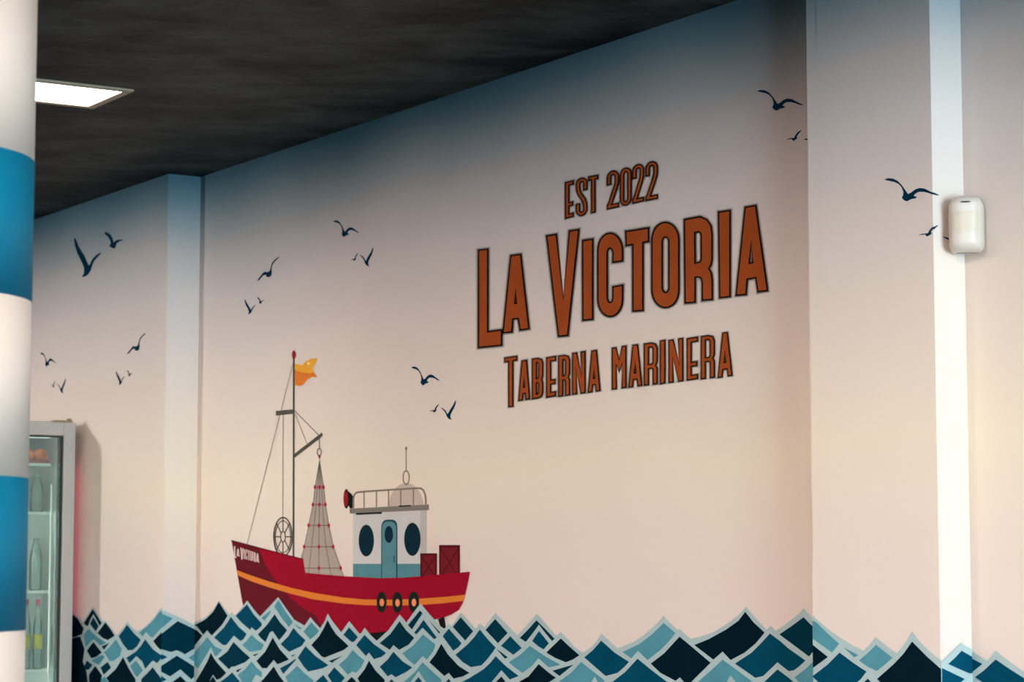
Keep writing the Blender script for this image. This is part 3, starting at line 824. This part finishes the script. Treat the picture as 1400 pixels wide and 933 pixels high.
sign = tag(empty('lettering_mural', (-4.6, -0.002, 2.0)), 'rust-orange outlined lettering in three lines on the mural wall', 'lettering')
def line(label):
    o = empty('lettering_line', (-4.6, -0.002, 2.0))
    o.parent = sign
    o.location = (0, 0, 0)
    o['label'] = label
    return o
l1, l2, l3 = line('top line of thin outlined capitals'), line('large middle line of outlined capitals'), line('lower line of outlined capitals')
V1, V2 = (640, 310, 5.182), (850, 260, 5.182)
def stad(cx, cy, rx, ytop, ybot, ry):
    return ell(cx, ytop + ry, rx, ry, 14, math.pi, 2 * math.pi) + ell(cx, ybot - ry, rx, ry, 14, 0, math.pi)
big = [
 (V1, [[(84, 173), (139, 166), (139, 752), (237, 738), (237, 836), (84, 852)]]),
 (V1, [[(312, 212), (372, 203), (430, 718), (378, 727), (365, 645), (318, 652), (310, 742), (258, 748)], [(342, 430), (353, 548), (330, 551)]]),
 (V1, [[(568, 72), (625, 62), (680, 525), (728, 37), (783, 28), (706, 766), (650, 772)]]),
 (V1, [[(822, 105), (882, 96), (882, 652), (824, 658)]]),
 (V1, [ell(1012, 170, 82, 117, 14, 2 * math.pi, math.pi) + ell(1012, 515, 82, 117, 14, math.pi, 0) + [(1095, 422), (1037, 432)] + ell(1011, 500, 26, 44, 12, 0, math.pi) + ell(1011, 192, 26, 44, 12, math.pi, 2 * math.pi) + [(1036, 247), (1094, 238)]]),
 (V2, [[(40, 300), (190, 275), (190, 360), (150, 368), (150, 848), (90, 853), (90, 380), (42, 388)]]),
 (V2, [stad(315, 0, 90, 235, 828, 120), stad(316, 0, 29, 328, 732, 40)]),
 (V2, [[(455, 215), (560, 195), (605, 215), (632, 255), (640, 310), (640, 490), (632, 530), (615, 555), (635, 590), (642, 640), (642, 770), (582, 775), (582, 650), (570, 618), (545, 610), (520, 615), (520, 790), (460, 795)], [(518, 298), (550, 290), (568, 300), (575, 325), (575, 490), (565, 515), (520, 527)]]),
 (V2, [[(697, 162), (767, 152), (767, 750), (705, 757)]]),
 (V2, [[(885, 128), (950, 117), (1032, 708), (975, 715), (960, 615), (890, 628), (880, 735), (822, 740)], [(922, 355), (940, 520), (903, 525)]]),
]
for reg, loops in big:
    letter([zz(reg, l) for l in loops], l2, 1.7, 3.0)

def glyph(ch, w, h, s):
    """contours of a condensed capital in a w x h box (y up), stroke s"""
    r = w * 0.46
    if ch == 'I': return [[(0, 0), (w, 0), (w, h), (0, h)]]
    if ch == 'L': return [[(0, 0), (w, 0), (w, s), (s, s), (s, h), (0, h)]]
    if ch == 'T': return [[(w / 2 - s / 2, 0), (w / 2 + s / 2, 0), (w / 2 + s / 2, h - s), (w, h - s), (w, h), (0, h), (0, h - s), (w / 2 - s / 2, h - s)]]
    if ch == 'V': return [[(0, h), (s, h), (w / 2, h * 0.28), (w - s, h), (w, h), (w / 2 + s * 0.55, 0), (w / 2 - s * 0.55, 0)]]
    if ch == 'E': return [[(0, 0), (w, 0), (w, s), (s, s), (s, h * 0.36 - s / 2), (w * 0.92, h * 0.36 - s / 2), (w * 0.92, h * 0.36 + s / 2), (s, h * 0.36 + s / 2), (s, h - s), (w, h - s), (w, h), (0, h)]]
    if ch == 'A':
        t = s * 0.62
        return [[(0, 0), (s * 0.9, 0), (s * 0.9 + w * 0.07, h * 0.17), (w - s * 0.9 - w * 0.07, h * 0.17), (w - s * 0.9, 0), (w, 0), (w / 2 + t, h), (w / 2 - t, h)],
                [(w / 2 - w * 0.13, h * 0.30), (w / 2 + w * 0.13, h * 0.30), (w / 2, h * 0.62)]]
    if ch == 'N': return [[(0, 0), (s, 0), (s, h * 0.62), (w - s * 1.05, 0), (w, 0), (w, h), (w - s, h), (w - s, h * 0.38), (s * 1.05, h), (0, h)]]
    if ch == 'M': return [[(0, 0), (s, 0), (s, h * 0.62), (w / 2, h * 0.44), (w - s, h * 0.62), (w - s, 0), (w, 0), (w, h), (w - s * 0.9, h), (w / 2, h * 0.66), (s * 0.9, h), (0, h)]]
    if ch == 'R':
        return [[(0, 0), (s, 0), (s, h * 0.40), (w - s - r * 0.3, h * 0.40), (w - s, h * 0.36), (w - s, 0), (w, 0), (w, h * 0.37), (w - r * 0.2, h * 0.42), (w - r * 0.36, h * 0.455), (w - r * 0.15, h * 0.49), (w, h * 0.55), (w, h - r), (w - r * 0.28, h - r * 0.3), (w - r, h), (0, h)],
                [(s, h * 0.40 + s), (w - s - r * 0.3, h * 0.40 + s), (w - s, h * 0.45 + s), (w - s, h - s - r * 0.5), (w - s - r * 0.3, h - s), (s, h - s)]]
    if ch == 'B':
        return [[(0, 0), (w - r, 0), (w - r * 0.28, r * 0.3), (w, r), (w, h * 0.36), (w - r * 0.15, h * 0.42), (w - r * 0.36, h * 0.455), (w - r * 0.15, h * 0.49), (w, h * 0.55), (w, h - r), (w - r * 0.28, h - r * 0.3), (w - r, h), (0, h)],
                [(s, h * 0.42 + s * 0.8), (w - s - r * 0.3, h * 0.42 + s * 0.8), (w - s, h * 0.46 + s * 0.8), (w - s, h - s - r * 0.5), (w - s - r * 0.3, h - s), (s, h - s)],
                [(s, s), (w - s - r * 0.3, s), (w - s, s + r * 0.5), (w - s, h * 0.38 - s * 0.4), (w - s - r * 0.3, h * 0.42 - s * 0.3), (s, h * 0.42 - s * 0.3)]]
    if ch in 'OC0':
        ry = w * 0.62
        o = [(w / 2 - (w / 2) * math.cos(a), h - ry + ry * math.sin(a)) for a in [math.pi * k / 12 for k in range(13)]]
        b = [(w / 2 + (w / 2) * math.cos(a), ry - ry * math.sin(a)) for a in [math.pi * k / 12 for k in range(13)]]
        ri, rj = w / 2 - s, ry - s
        oi = [(w / 2 - ri * math.cos(a), h - s - rj + rj * math.sin(a)) for a in [math.pi * k / 10 for k in range(11)]]
        bi = [(w / 2 + ri * math.cos(a), s + rj - rj * math.sin(a)) for a in [math.pi * k / 10 for k in range(11)]]
        if ch == 'C':
            return [o + [(w, h * 0.64), (w - s, h * 0.64)] + oi[::-1] + bi[::-1] + [(w - s, h * 0.34), (w, h * 0.34)] + b]
        return [o + b, oi + bi]
    if ch in 'S2':
        q = s / 2
        rx, ry = w / 2 - q, w * 0.56 - q
        arc = lambda cx, cy, a0, a1, n=9: [(cx + rx * math.cos(math.radians(a0 + (a1 - a0) * k / n)), cy + ry * math.sin(math.radians(a0 + (a1 - a0) * k / n))) for k in range(n + 1)]
        if ch == 'S':
            c = [(w - q, h * 0.70)] + arc(w / 2, h - q - ry, 0, 180) + [(q + w * 0.04, h * 0.70), (q + w * 0.2, h * 0.58), (w - q - w * 0.2, h * 0.42), (w - q - w * 0.04, h * 0.30)] + arc(w / 2, q + ry, 0, -180) + [(q, h * 0.30)]
            return [path(c, s)]
        c = [(q, h * 0.68)] + arc(w / 2, h - q - ry, 180, 0) + [(w - q, h * 0.68), (w - q - w * 0.08, h * 0.58), (q + w * 0.12, h * 0.12)]
        pp = path(c, s)
        half = len(pp) // 2
        # foot bar
        return [pp[:half] + [(0, s * 1.2), (0, 0), (w, 0), (w, s), (s * 1.25, s)] + pp[half:]] if False else [pp[half:] + pp[:half - 1] + [(s * 1.3, s), (w, s), (w, 0), (0, 0), (0, h * 0.07)]]
    return []
def put(ch, reg, x0, x1, t0, t1, b0, b1, s, parent, line_w, soft, fill='letter'):
    ins = 0.75 if line_w else 0.0
    X0, X1_ = reg[0] + x0 / reg[2] + ins, reg[0] + x1 / reg[2] - ins
    ys = [reg[1] + v / reg[2] for v in (t0, t1, b0, b1)]
    wd = X1_ - X0
    h = ((ys[2] - ys[0]) + (ys[3] - ys[1])) / 2
    loops = []
    for l in glyph(ch, wd, h, s):
        loops.append([(X0 + p[0], (ys[2] + (ys[3] - ys[2]) * p[0] / wd) * (1 - p[1] / h) + (ys[0] + (ys[1] - ys[0]) * p[0] / wd) * (p[1] / h)) for p in l])
    return letter(loops, parent, line_w, soft, fill)
T1, T2, E1 = (680, 460, 7.778), (830, 440, 7.778), (760, 205, 8.75)
SW = 3.9
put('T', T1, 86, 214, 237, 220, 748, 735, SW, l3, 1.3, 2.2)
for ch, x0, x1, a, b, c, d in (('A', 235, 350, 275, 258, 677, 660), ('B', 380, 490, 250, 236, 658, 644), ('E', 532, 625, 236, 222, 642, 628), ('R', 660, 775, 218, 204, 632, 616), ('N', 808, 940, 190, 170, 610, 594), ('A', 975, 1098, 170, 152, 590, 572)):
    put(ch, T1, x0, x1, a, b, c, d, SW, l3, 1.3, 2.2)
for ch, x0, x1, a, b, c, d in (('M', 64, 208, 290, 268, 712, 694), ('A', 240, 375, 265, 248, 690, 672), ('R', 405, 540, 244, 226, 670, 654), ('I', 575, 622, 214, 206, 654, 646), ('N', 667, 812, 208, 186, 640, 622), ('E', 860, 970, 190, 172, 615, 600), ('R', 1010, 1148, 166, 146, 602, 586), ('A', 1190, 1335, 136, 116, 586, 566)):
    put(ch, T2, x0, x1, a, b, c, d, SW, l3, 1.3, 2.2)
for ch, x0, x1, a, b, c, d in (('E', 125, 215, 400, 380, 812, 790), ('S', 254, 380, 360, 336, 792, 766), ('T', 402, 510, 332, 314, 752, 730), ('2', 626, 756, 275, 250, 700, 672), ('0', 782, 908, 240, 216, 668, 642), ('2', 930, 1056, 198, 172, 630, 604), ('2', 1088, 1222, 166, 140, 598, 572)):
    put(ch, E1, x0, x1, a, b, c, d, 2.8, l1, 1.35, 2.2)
# the boat's name on the bow
bn = empty('boat_name', (0, 0, 0), boat)
bn['label'] = 'small pale lettering on the bow'
for ch, x0, x1, a, b, c, d, s in (('L', 130, 166, 140, 150, 325, 330, 1.7), ('A', 172, 216, 178, 192, 298, 312, 1.3), ('V', 232, 280, 165, 178, 350, 362, 1.5), ('I', 288, 300, 186, 190, 344, 347, 1.0), ('C', 308, 340, 192, 202, 348, 356, 1.0), ('T', 345, 378, 202, 214, 360, 370, 1.0), ('O', 382, 416, 214, 226, 368, 378, 1.0), ('R', 422, 458, 228, 240, 378, 388, 1.0), ('I', 464, 476, 242, 247, 390, 394, 1.0), ('A', 482, 528, 250, 266, 394, 408, 1.0)):
    o = put(ch, Rb, x0, x1, a, b, c, d, s, bn, 0, 0, 'hull_text')
    o.location.y -= 0.0006

# ------------------------------------------------------------------ gulls
gA = [(118, 150), (160, 136), (220, 140), (280, 170), (330, 225), (370, 285), (405, 335), (440, 318), (490, 278), (545, 258), (610, 268), (690, 310), (775, 352), (730, 352), (650, 322), (590, 308), (530, 310), (490, 335), (475, 360), (515, 372), (500, 390), (440, 402), (390, 430), (355, 415), (328, 380), (345, 350), (348, 310), (325, 250), (290, 210), (240, 185), (180, 172), (130, 160)]
gB = [(530, 105), (480, 140), (440, 190), (412, 290), (375, 305), (345, 295), (310, 335), (270, 385), (245, 420), (285, 400), (330, 345), (365, 335), (370, 360), (400, 368), (430, 350), (440, 310), (435, 260), (450, 205), (490, 155), (535, 115)]
gV = [(140, 185), (165, 190), (220, 330), (300, 460), (370, 610), (385, 620), (430, 520), (490, 460), (560, 415), (570, 430), (520, 480), (460, 550), (425, 630), (410, 690), (360, 770), (310, 800), (265, 805), (300, 740), (300, 660), (260, 560), (190, 420), (150, 290)]
gS = [(625, 95), (660, 85), (720, 130), (755, 190), (770, 250), (830, 210), (915, 205), (930, 215), (870, 230), (820, 265), (800, 330), (780, 350), (740, 335), (700, 310), (725, 270), (715, 215), (680, 160), (635, 120)]
gT = [(525, 845), (560, 825), (605, 818), (640, 815), (655, 780), (690, 735), (740, 703), (742, 715), (705, 755), (675, 800), (690, 815), (665, 840), (630, 862), (612, 845), (610, 832), (570, 836)]
def gull(reg, shape, bx, label, faces=(3,), mirror=False):
    xs, ys = [p[0] for p in shape], [p[1] for p in shape]
    pts = []
    for x, y in shape:
        u = (x - min(xs)) / (max(xs) - min(xs))
        v = (y - min(ys)) / (max(ys) - min(ys))
        if mirror: u = 1 - u
        pts.append((bx[0] + u * (bx[1] - bx[0]), bx[2] + v * (bx[3] - bx[2])))
    P = Print()
    for f in faces: P.poly(zz(reg, pts), f, M['gull'], 2)
    o = P.build('seagull_mural')
    tag(o, label, 'painted seagull', 'printed seagulls on the mural')
G1, G2, G3, G4, G5, G6, G7 = (90, 310, 11.67), (45, 445, 8.235), (325, 340, 9.33), (445, 290, 11.66), (555, 490, 10.36), (1025, 110, 10.37), (1200, 230, 8.48)
gull(G1, gV, (138, 570, 183, 806), 'largest V-shaped gull high up beside the blue-striped column', (1,))
gull(G1, gS, (623, 932, 85, 352), 'gull right above the largest V-shaped gull near the column', (1,))
gull(G2, gA, (86, 264, 308, 466), 'gliding gull nearest the column, above the fridge', (1,))
gull(G2, gS, (210, 258, 632, 702), 'tiniest speck of a gull just above the fridge', (1,), True)
gull(G2, gV, (280, 376, 598, 766), 'small V-shaped gull just above the fridge', (1,), True)
gull(G2, gB, (1060, 1278, 85, 330), 'gliding gull beside the pale left wall return', (1,))
gull(G2, gV, (940, 1042, 520, 672), 'small V-shaped gull below the one beside the left wall return', (1,))
gull(G2, gS, (1062, 1128, 508, 576), 'tiny gull below the one beside the left wall return', (1,))
gull(G3, gB, (246, 538, 104, 420), 'gliding gull above the tip of the boat mast, with raised right wing')
gull(G3, gV, (95, 238, 650, 840), 'V-shaped gull up and left of the boat mast')
gull(G3, gS, (254, 350, 622, 706), 'tiny gull up and left of the boat mast')
gull(G4, gA, (136, 545, 134, 400), 'gliding gull high between the boat mast and the lettering')
gull(G4, gT, (408, 528, 652, 786), 'tiny gull under the high gliding gull left of the lettering')
gull(G4, gV, (555, 772, 573, 868), 'V-shaped gull under the high gliding gull left of the lettering', (3,), True)
gull(G5, gA, (84, 492, 118, 388), 'gliding gull above the wheelhouse antenna, left of the lower lettering line')
gull(G5, gT, (335, 478, 650, 772), 'tiny gull close above the wheelhouse antenna')
gull(G5, gV, (505, 718, 600, 872), 'V-shaped gull right above the wheelhouse antenna', (3,), True)
gull(G6, gA, (118, 775, 136, 430), 'large gliding gull at the top beside the pilaster edge, above the lettering')
gull(G6, gT, (525, 742, 703, 862), 'small gull beside the pilaster edge under the large top gull')
gull(G6, [(780, 835), (800, 825), (845, 834), (845, 850), (800, 845)], (780, 845, 825, 850), 'wing tip of a gull cut off by the pilaster edge')
gull(G7, gA, (88, 712, 118, 388), 'large gliding gull on the pilaster, one wing round its corner', (4, 5))
gull(G7, gT, (478, 690, 660, 796), 'small gull on the pilaster left of the white sensor', (4, 5))
gull(G7, [(738, 793), (790, 803), (870, 838), (870, 860), (790, 824)], (738, 870, 793, 860), 'dark wing tip showing from behind the white sensor', (5,))

# ------------------------------------------------------------------ ceiling panels
def led_panel(x0, x1, y0, y1, label, g):
    root = tag(empty('ceiling_light', ((x0 + x1) / 2, (y0 + y1) / 2, ZC)), label, 'ceiling light', 'flush LED ceiling lights')
    bm = bmesh.new()
    t = 0.022
    z0, z1 = ZC - 0.006, ZC
    for lo, hi in (((x0, y0, z0), (x1, y0 + t, z1)), ((x0, y1 - t, z0), (x1, y1, z1)), ((x0, y0 + t, z0), (x0 + t, y1 - t, z1)), ((x1 - t, y0 + t, z0), (x1, y1 - t, z1))):
        add_box(bm, lo, hi)
    bm_obj('trim_frame', bm, M['trim'], root)
    box('diffuser', (x0 + t, y0 + t, ZC - 0.004), (x1 - t, y1 - t, ZC), M['led_' + g], root)
    return root
led_panel(-6.012, -5.730, -1.322, -0.739, 'flush rectangular LED panel in the dark ceiling beside the column', 'w')
PANELS = [('f', -8.36, -1.03), ('k', -1.17, -1.03), ('l', -9.2, -2.6), ('l', -7.5, -2.6), ('m', -5.8, -2.6), ('m', -4.1, -2.6), ('r', -1.95, -2.3), ('r', -0.7, -2.6),
          ('b', -9.4, -3.9), ('b', -6.6, -4.9), ('b', -4.0, -4.9), ('b', -1.4, -4.9)]
for g_, x, y in PANELS:
    led_panel(x - 0.141, x + 0.141, y - 0.29, y + 0.29, 'flush LED panel further along the dark ceiling, outside the picture', g_)

# spotlight on the ceiling, aimed at the left bay
SPOT_W = 460.0
SP = Vector((-8.587, -5.43, 2.66))
spot = tag(empty('spotlight', (SP.x, SP.y, ZC)), 'small black ceiling spotlight aimed at the left bay, outside the picture', 'spotlight')
lathe('mount', [(0.05, -0.02), (0.05, 0.0)], (SP.x, SP.y, ZC), M['slot'], spot, n=20)
lathe('stem', [(0.008, -0.10), (0.008, -0.02)], (SP.x, SP.y, ZC), M['slot'], spot, n=10)
aim = (Vector((-7.35, Y1, 1.75)) - SP).normalized()
qa = aim.to_track_quat('Z', 'Y').to_matrix()
vs, fs = [], []
prof = [(0.012, -0.06), (0.04, -0.055), (0.045, 0.05), (0.040, 0.05), (0.036, 0.0)]
for rr_, zz_ in prof:
    for k in range(20):
        a = 2 * math.pi * k / 20
        vs.append(tuple(SP + qa @ Vector((rr_ * math.cos(a), rr_ * math.sin(a), zz_))))
for i in range(len(prof) - 1):
    for k in range(20):
        fs.append((i * 20 + k, i * 20 + (k + 1) % 20, (i + 1) * 20 + (k + 1) % 20, (i + 1) * 20 + k))
fs.append(tuple(range(20)))
mesh_obj('head', vs, fs, M['slot'], spot, smooth=True)
sl = bpy.data.lights.new('spot_lamp', 'SPOT')
sl.energy = SPOT_W
sl.color = (0.92, 1.0, 1.0)
sl.spot_size = math.radians(34)
sl.spot_blend = 0.9
sl.shadow_soft_size = 0.06
so = bpy.data.objects.new('spot_lamp', sl)
COL.objects.link(so)
so.rotation_euler = aim.to_track_quat('-Z', 'Y').to_euler()
so.parent = spot
so.location = SP + aim * 0.06 - Vector((SP.x, SP.y, ZC))

# ------------------------------------------------------------------ motion sensor across the inner corner of the pilaster
pir = tag(empty('motion_sensor', (X5, 0.0, 2.156)), 'white rounded motion sensor fixed across the inner corner of the pilaster', 'motion sensor')
pn = Vector((1, -1, 0)).normalized()          # faces out of the corner
pu = Vector((1, 1, 0)).normalized()           # to its right
pc = Vector((X5, 0, 0)) + pn * 0.054 + pu * 0.001
W2, ZB, ZT, DEP = 0.0335, 2.1575, 2.2665, 0.034
def pir_surface(name, u0, u1, z0, z1, grow, m, dz=0.0, nu=20, nv=28, full=True):
    vs, fs = [], []
    def half(z):
        e = min(z - ZB, ZT - z)
        rc = 0.024 if z > (ZB + ZT) / 2 else 0.017
        if e >= rc: return W2
        q = (rc - max(0.0, e)) / rc
        return W2 - rc * 0.75 * (1 - math.sqrt(max(0.0, 1 - q * q)))
    for j in range(nv + 1):
        zq = z0 + (z1 - z0) * (0.5 - 0.5 * math.cos(math.pi * j / nv)) if full else z0 + (z1 - z0) * j / nv
        e = min(zq - ZB, ZT - zq) / 0.02
        soft = 1.0 if e > 1 else math.sqrt(max(0.0, 1 - (1 - max(0, e)) ** 2))
        for i in range(nu + 1):
            u = u0 + (u1 - u0) * i / nu
            x = u * half(zq)
            d = DEP * (max(0.0, 1 - abs(u) ** 2.6)) ** 0.42 * (0.2 + 0.8 * soft) + grow
            p = pc + pu * x + pn * d
            vs.append((p.x, p.y, zq + dz))
    n1 = nu + 1
    for j in range(nv):
        for i in range(nu):
            a = j * n1 + i
            fs.append((a, a + 1, a + n1 + 1, a + n1))
    if full:
        b0 = len(vs)
        for j in range(nv + 1):
            for i in (0, nu):
                p = Vector(vs[j * n1 + i]) - pn * 0.012
                vs.append(tuple(p))
        for j in range(nv):
            fs.append((b0 + 2 * j, j * n1, (j + 1) * n1, b0 + 2 * j + 2))
            fs.append((j * n1 + nu, b0 + 2 * j + 1, b0 + 2 * j + 3, (j + 1) * n1 + nu))
            fs.append((b0 + 2 * j + 1, b0 + 2 * j, b0 + 2 * j + 2, b0 + 2 * j + 3))
        # closing rims
        fs.append(tuple([b0] + list(range(0, n1)) + [b0 + 1]))
        fs.append(tuple([b0 + 2 * nv + 1] + list(range(nv * n1 + nu, nv * n1 - 1, -1)) + [b0 + 2 * nv]))
    return mesh_obj(name, vs, fs, m, pir, smooth=True)
pir_surface('housing', -1, 1, ZB, ZT, 0.0, M['white_plastic'])
pir_surface('brow', -0.80, 0.80, 2.2345, 2.2600, 0.0028, M['white_plastic'], nu=16, nv=8, full=False)
pir_surface('chin', -0.80, 0.80, 2.1640, 2.1905, 0.0022, M['white_plastic'], nu=16, nv=8, full=False)
pir_surface('lens', -0.74, 0.74, 2.1925, 2.2325, 0.0006, M['lens_plastic'], nu=16, nv=4, full=False)
pir_surface('lens_lip', -0.78, 0.78, 2.2322, 2.2346, 0.0052, M['white_plastic'], nu=16, nv=2, full=False)
pir_surface('lens_lip', -0.78, 0.78, 2.1904, 2.1928, 0.0046, M['white_plastic'], nu=16, nv=2, full=False)
# indicator slot: a thin dark lens shape on the brow
vs = []
for k in range(16):
    a = 2 * math.pi * k / 16
    uu = 0.0105 * math.cos(a)
    q = uu / W2
    d = DEP * (1 - abs(q) ** 2.6) ** 0.42 + 0.0034
    p = pc + pu * uu + pn * d
    vs.append((p.x, p.y, 2.2510 + 0.0014 * math.sin(a)))
mesh_obj('indicator_slot', vs, [tuple(range(16))], M['slot'], pir)
pir.location = pir.location + pu * 0.005 - Vector((0, 0, 0.0085))

# ------------------------------------------------------------------ drinks fridge facing along the wall
FX, FYa, FYb, FH, FD = -7.575, -0.775, -0.150, 2.039, 0.62
fr = tag(empty('drinks_fridge', (FX - FD / 2, (FYa + FYb) / 2, 0)), 'tall grey glass-door drinks fridge half hidden behind the striped column', 'fridge')
fx0 = FX - FD
box('side_panel', (fx0, FYb - 0.025, 0.08), (FX - 0.045, FYb, FH), M['frame'], fr)
box('lining', (fx0 + 0.03, FYb - 0.0270, 0.30), (FX - 0.045, FYb - 0.0252, FH - 0.041), M['case'], fr)
box('lining', (fx0 + 0.03, FYa + 0.0252, 0.30), (FX - 0.045, FYa + 0.0270, FH - 0.041), M['case'], fr)
box('side_panel', (fx0, FYa, 0.08), (FX - 0.045, FYa + 0.025, FH), M['frame'], fr)
box('back_panel', (fx0, FYa + 0.025, 0.08), (fx0 + 0.03, FYb - 0.025, FH), M['case'], fr)
box('top_panel', (fx0 + 0.03, FYa + 0.025, FH - 0.04), (FX - 0.045, FYb - 0.025, FH), M['frame'], fr)
box('plinth', (fx0, FYa, 0.0), (FX - 0.045, FYb, 0.08), M['gasket'], fr)
box('base_panel', (fx0 + 0.03, FYa + 0.025, 0.08), (FX - 0.045, FYb - 0.025, 0.30), M['frame'], fr)
door = empty('door', (FX - 0.02, FYb, 0.3), None)
door.parent = fr
door.location = Vector((FX - 0.02, FYb, 0.3)) - fr.location
def dbox(name, lo, hi, m, bevel=0.0):
    o = box(name, lo, hi, m, None, bevel)
    o.parent = door
    o.location = o.location - Vector((FX - 0.02, FYb, 0.3))
    return o
dz0, dz1, fw_ = 0.30, FH, 0.042
bm = bmesh.new()
for lo, hi in (((FX - 0.04, FYb - fw_, dz0), (FX, FYb, dz1)), ((FX - 0.04, FYa, dz0), (FX, FYa + fw_, dz1)), ((FX - 0.04, FYa + fw_, dz1 - 0.046), (FX, FYb - fw_, dz1)), ((FX - 0.04, FYa + fw_, dz0), (FX, FYb - fw_, dz0 + 0.06))):
    add_box(bm, lo, hi, 0.003)
o = bm_obj('door_frame', bm, M['frame']); o.parent = door; o.location = o.location - Vector((FX - 0.02, FYb, 0.3))
bm = bmesh.new()
for lo, hi in (((FX - 0.044, FYb - fw_ - 0.006, dz0 + 0.06), (FX - 0.006, FYb - fw_ - 0.0005, dz1 - 0.0465)), ((FX - 0.044, FYa + fw_ + 0.0005, dz0 + 0.06), (FX - 0.006, FYa + fw_ + 0.006, dz1 - 0.0465)), ((FX - 0.044, FYa + fw_ + 0.006, dz1 - 0.051), (FX - 0.006, FYb - fw_ - 0.006, dz1 - 0.0465))):
    add_box(bm, lo, hi)
o = bm_obj('gasket', bm, M['gasket']); o.parent = door; o.location = o.location - Vector((FX - 0.02, FYb, 0.3))
dbox('door_glass', (FX - 0.024, FYa + fw_ + 0.006, dz0 + 0.06), (FX - 0.018, FYb - fw_ - 0.006, dz1 - 0.051), M['glass'])
dbox('handle', (FX + 0.0005, FYa + 0.012, 1.0), (FX + 0.03, FYa + 0.032, 1.5), M['gasket'], 0.006)
SHELVES = [1.902, 1.738, 1.474, 1.211, 0.95, 0.68]
for z_ in SHELVES:
    sh = box('shelf', (fx0 + 0.035, FYa + 0.03, z_ - 0.006), (FX - 0.084, FYb - 0.056, z_), M['shelf_glass'], fr)
    box('shelf_edge', (FX - 0.0838, FYa + 0.03, z_ - 0.009), (FX - 0.080, FYb - 0.056, z_ + 0.0005), M['shelf'], sh)
box('mullion', (FX - 0.078, FYb - 0.0565, 0.32), (FX - 0.070, FYb - 0.0515, 1.83), M['shelf'], fr)
box('lamp_tube', (FX - 0.10, FYa + 0.06, FH - 0.050), (FX - 0.06, FYb - 0.06, FH - 0.042), M['strip_soft'], fr)
box('lamp_tube', (FX - 0.075, FYa + 0.030, 0.4), (FX - 0.05, FYa + 0.046, 1.95), M['strip_light'], fr)
box('added_glow_strip', (FX - 0.085, FYb + 0.0002, 1.36), (FX - 0.050, FYb + 0.003, 1.90), M['red_glow'], fr)  # unseen red emitter, added to tint the wall beside the fridge
bm = bmesh.new()
add_box(bm, (FX - 0.035, FYb - 0.075, FH + 0.0005), (FX - 0.008, FYb - 0.008, FH + 0.006), 0.001)
add_box(bm, (FX - 0.03, FYb - 0.022, FH + 0.006), (FX - 0.014, FYb - 0.010, FH + 0.014), 0.001)
bm_obj('hinge', bm, M['brass'], fr)

# bottles with red caps and yellow labels, the clear bottles above, the fruit on the top shelf
ORD = ['nearest', 'second from', 'third from', 'fourth from', 'fifth from', 'sixth from', 'seventh from', 'eighth from', 'ninth from', 'tenth from', 'eleventh from', 'twelfth from']
def bottle(x, y, z, h, r, m, label, group, cap=True, lab=True):
    root = tag(empty('bottle', (x, y, z)), label, 'bottle', group)
    k = h / 0.23
    lathe('glass_body', [(r * 0.86, 0.0), (r, 0.006), (r, 0.12 * k), (r * 0.95, 0.14 * k), (r * 0.55, 0.185 * k), (r * 0.42, 0.2 * k), (r * 0.42, 0.212 * k)], (x, y, z), m, root, n=18)
    if cap: lathe('cap', [(r * 0.5, 0.2125 * k), (r * 0.52, 0.216 * k), (r * 0.52, 0.228 * k), (r * 0.46, 0.231 * k)], (x, y, z), M['cap'], root, n=16)
    if lab: lathe('paper_label', [(r + 0.0008, 0.066 * k), (r + 0.0008, 0.114 * k)], (x, y, z), M['label'], root, n=18)
    return root
for i in range(12):
    bottle(FX - 0.115 - 0.02 * (i % 2), -0.228 - 0.0335 * i, 1.2115, 0.233, 0.0155, M['bottle'], 'red-capped bottle with yellow label on the lower fridge shelf, %s the right door frame' % ORD[i], 'red-capped bottles on the lower fridge shelf')
for i in range(8):
    bottle(FX - 0.125 - 0.02 * (i % 2), -0.236 - 0.052 * i, 1.4745, 0.19, 0.022, M['bottle_g'], 'pale clear bottle on the middle fridge shelf, %s the right door frame' % ORD[i], 'clear bottles on the middle fridge shelf', False, False)
for i in range(8):
    bottle(FX - 0.125 - 0.02 * (i % 2), -0.236 - 0.052 * i, 1.7385, 0.135, 0.024, M['bottle_g'], 'short pale clear bottle on the upper fridge shelf, %s the right door frame' % ORD[i], 'short bottles on the upper fridge shelf', False, False)
tray = tag(empty('tray', (FX - 0.2, -0.45, 1.9025)), 'flat red tray holding orange fruit on the top fridge shelf', 'tray')
box('tray_base', (FX - 0.33, -0.69, 1.9025), (FX - 0.088, -0.208, 1.906), M['tray'], tray)
box('tray_rim', (FX - 0.092, -0.69, 1.906), (FX - 0.088, -0.208, 1.916), M['tray'], tray)
rf = random.Random(5)
for i in range(9):
    y = -0.229 - i * 0.049
    r = 0.0245 + rf.uniform(-0.002, 0.002)
    x = FX - 0.118 - rf.uniform(0, 0.006)
    pr = [(max(0.0012, r * 1.04 * math.sin(math.pi * k / 10)), r * 0.94 * (1 - math.cos(math.pi * k / 10))) for k in range(11)]
    root = tag(empty('orange_fruit', (x, y, 1.9065)), 'round orange fruit in the top fridge tray, %s the right door frame' % ORD[i], 'fruit', 'orange fruit in the fridge tray')
    lathe('peel', pr, (x, y, 1.9065), M['orange'], root, n=16)
    lathe('stem_end', [(0.003, 0.0), (0.0022, 0.003)], (x, y, 1.9065 + r * 1.88 - 0.0005), M['bottle_g'], root, n=8)
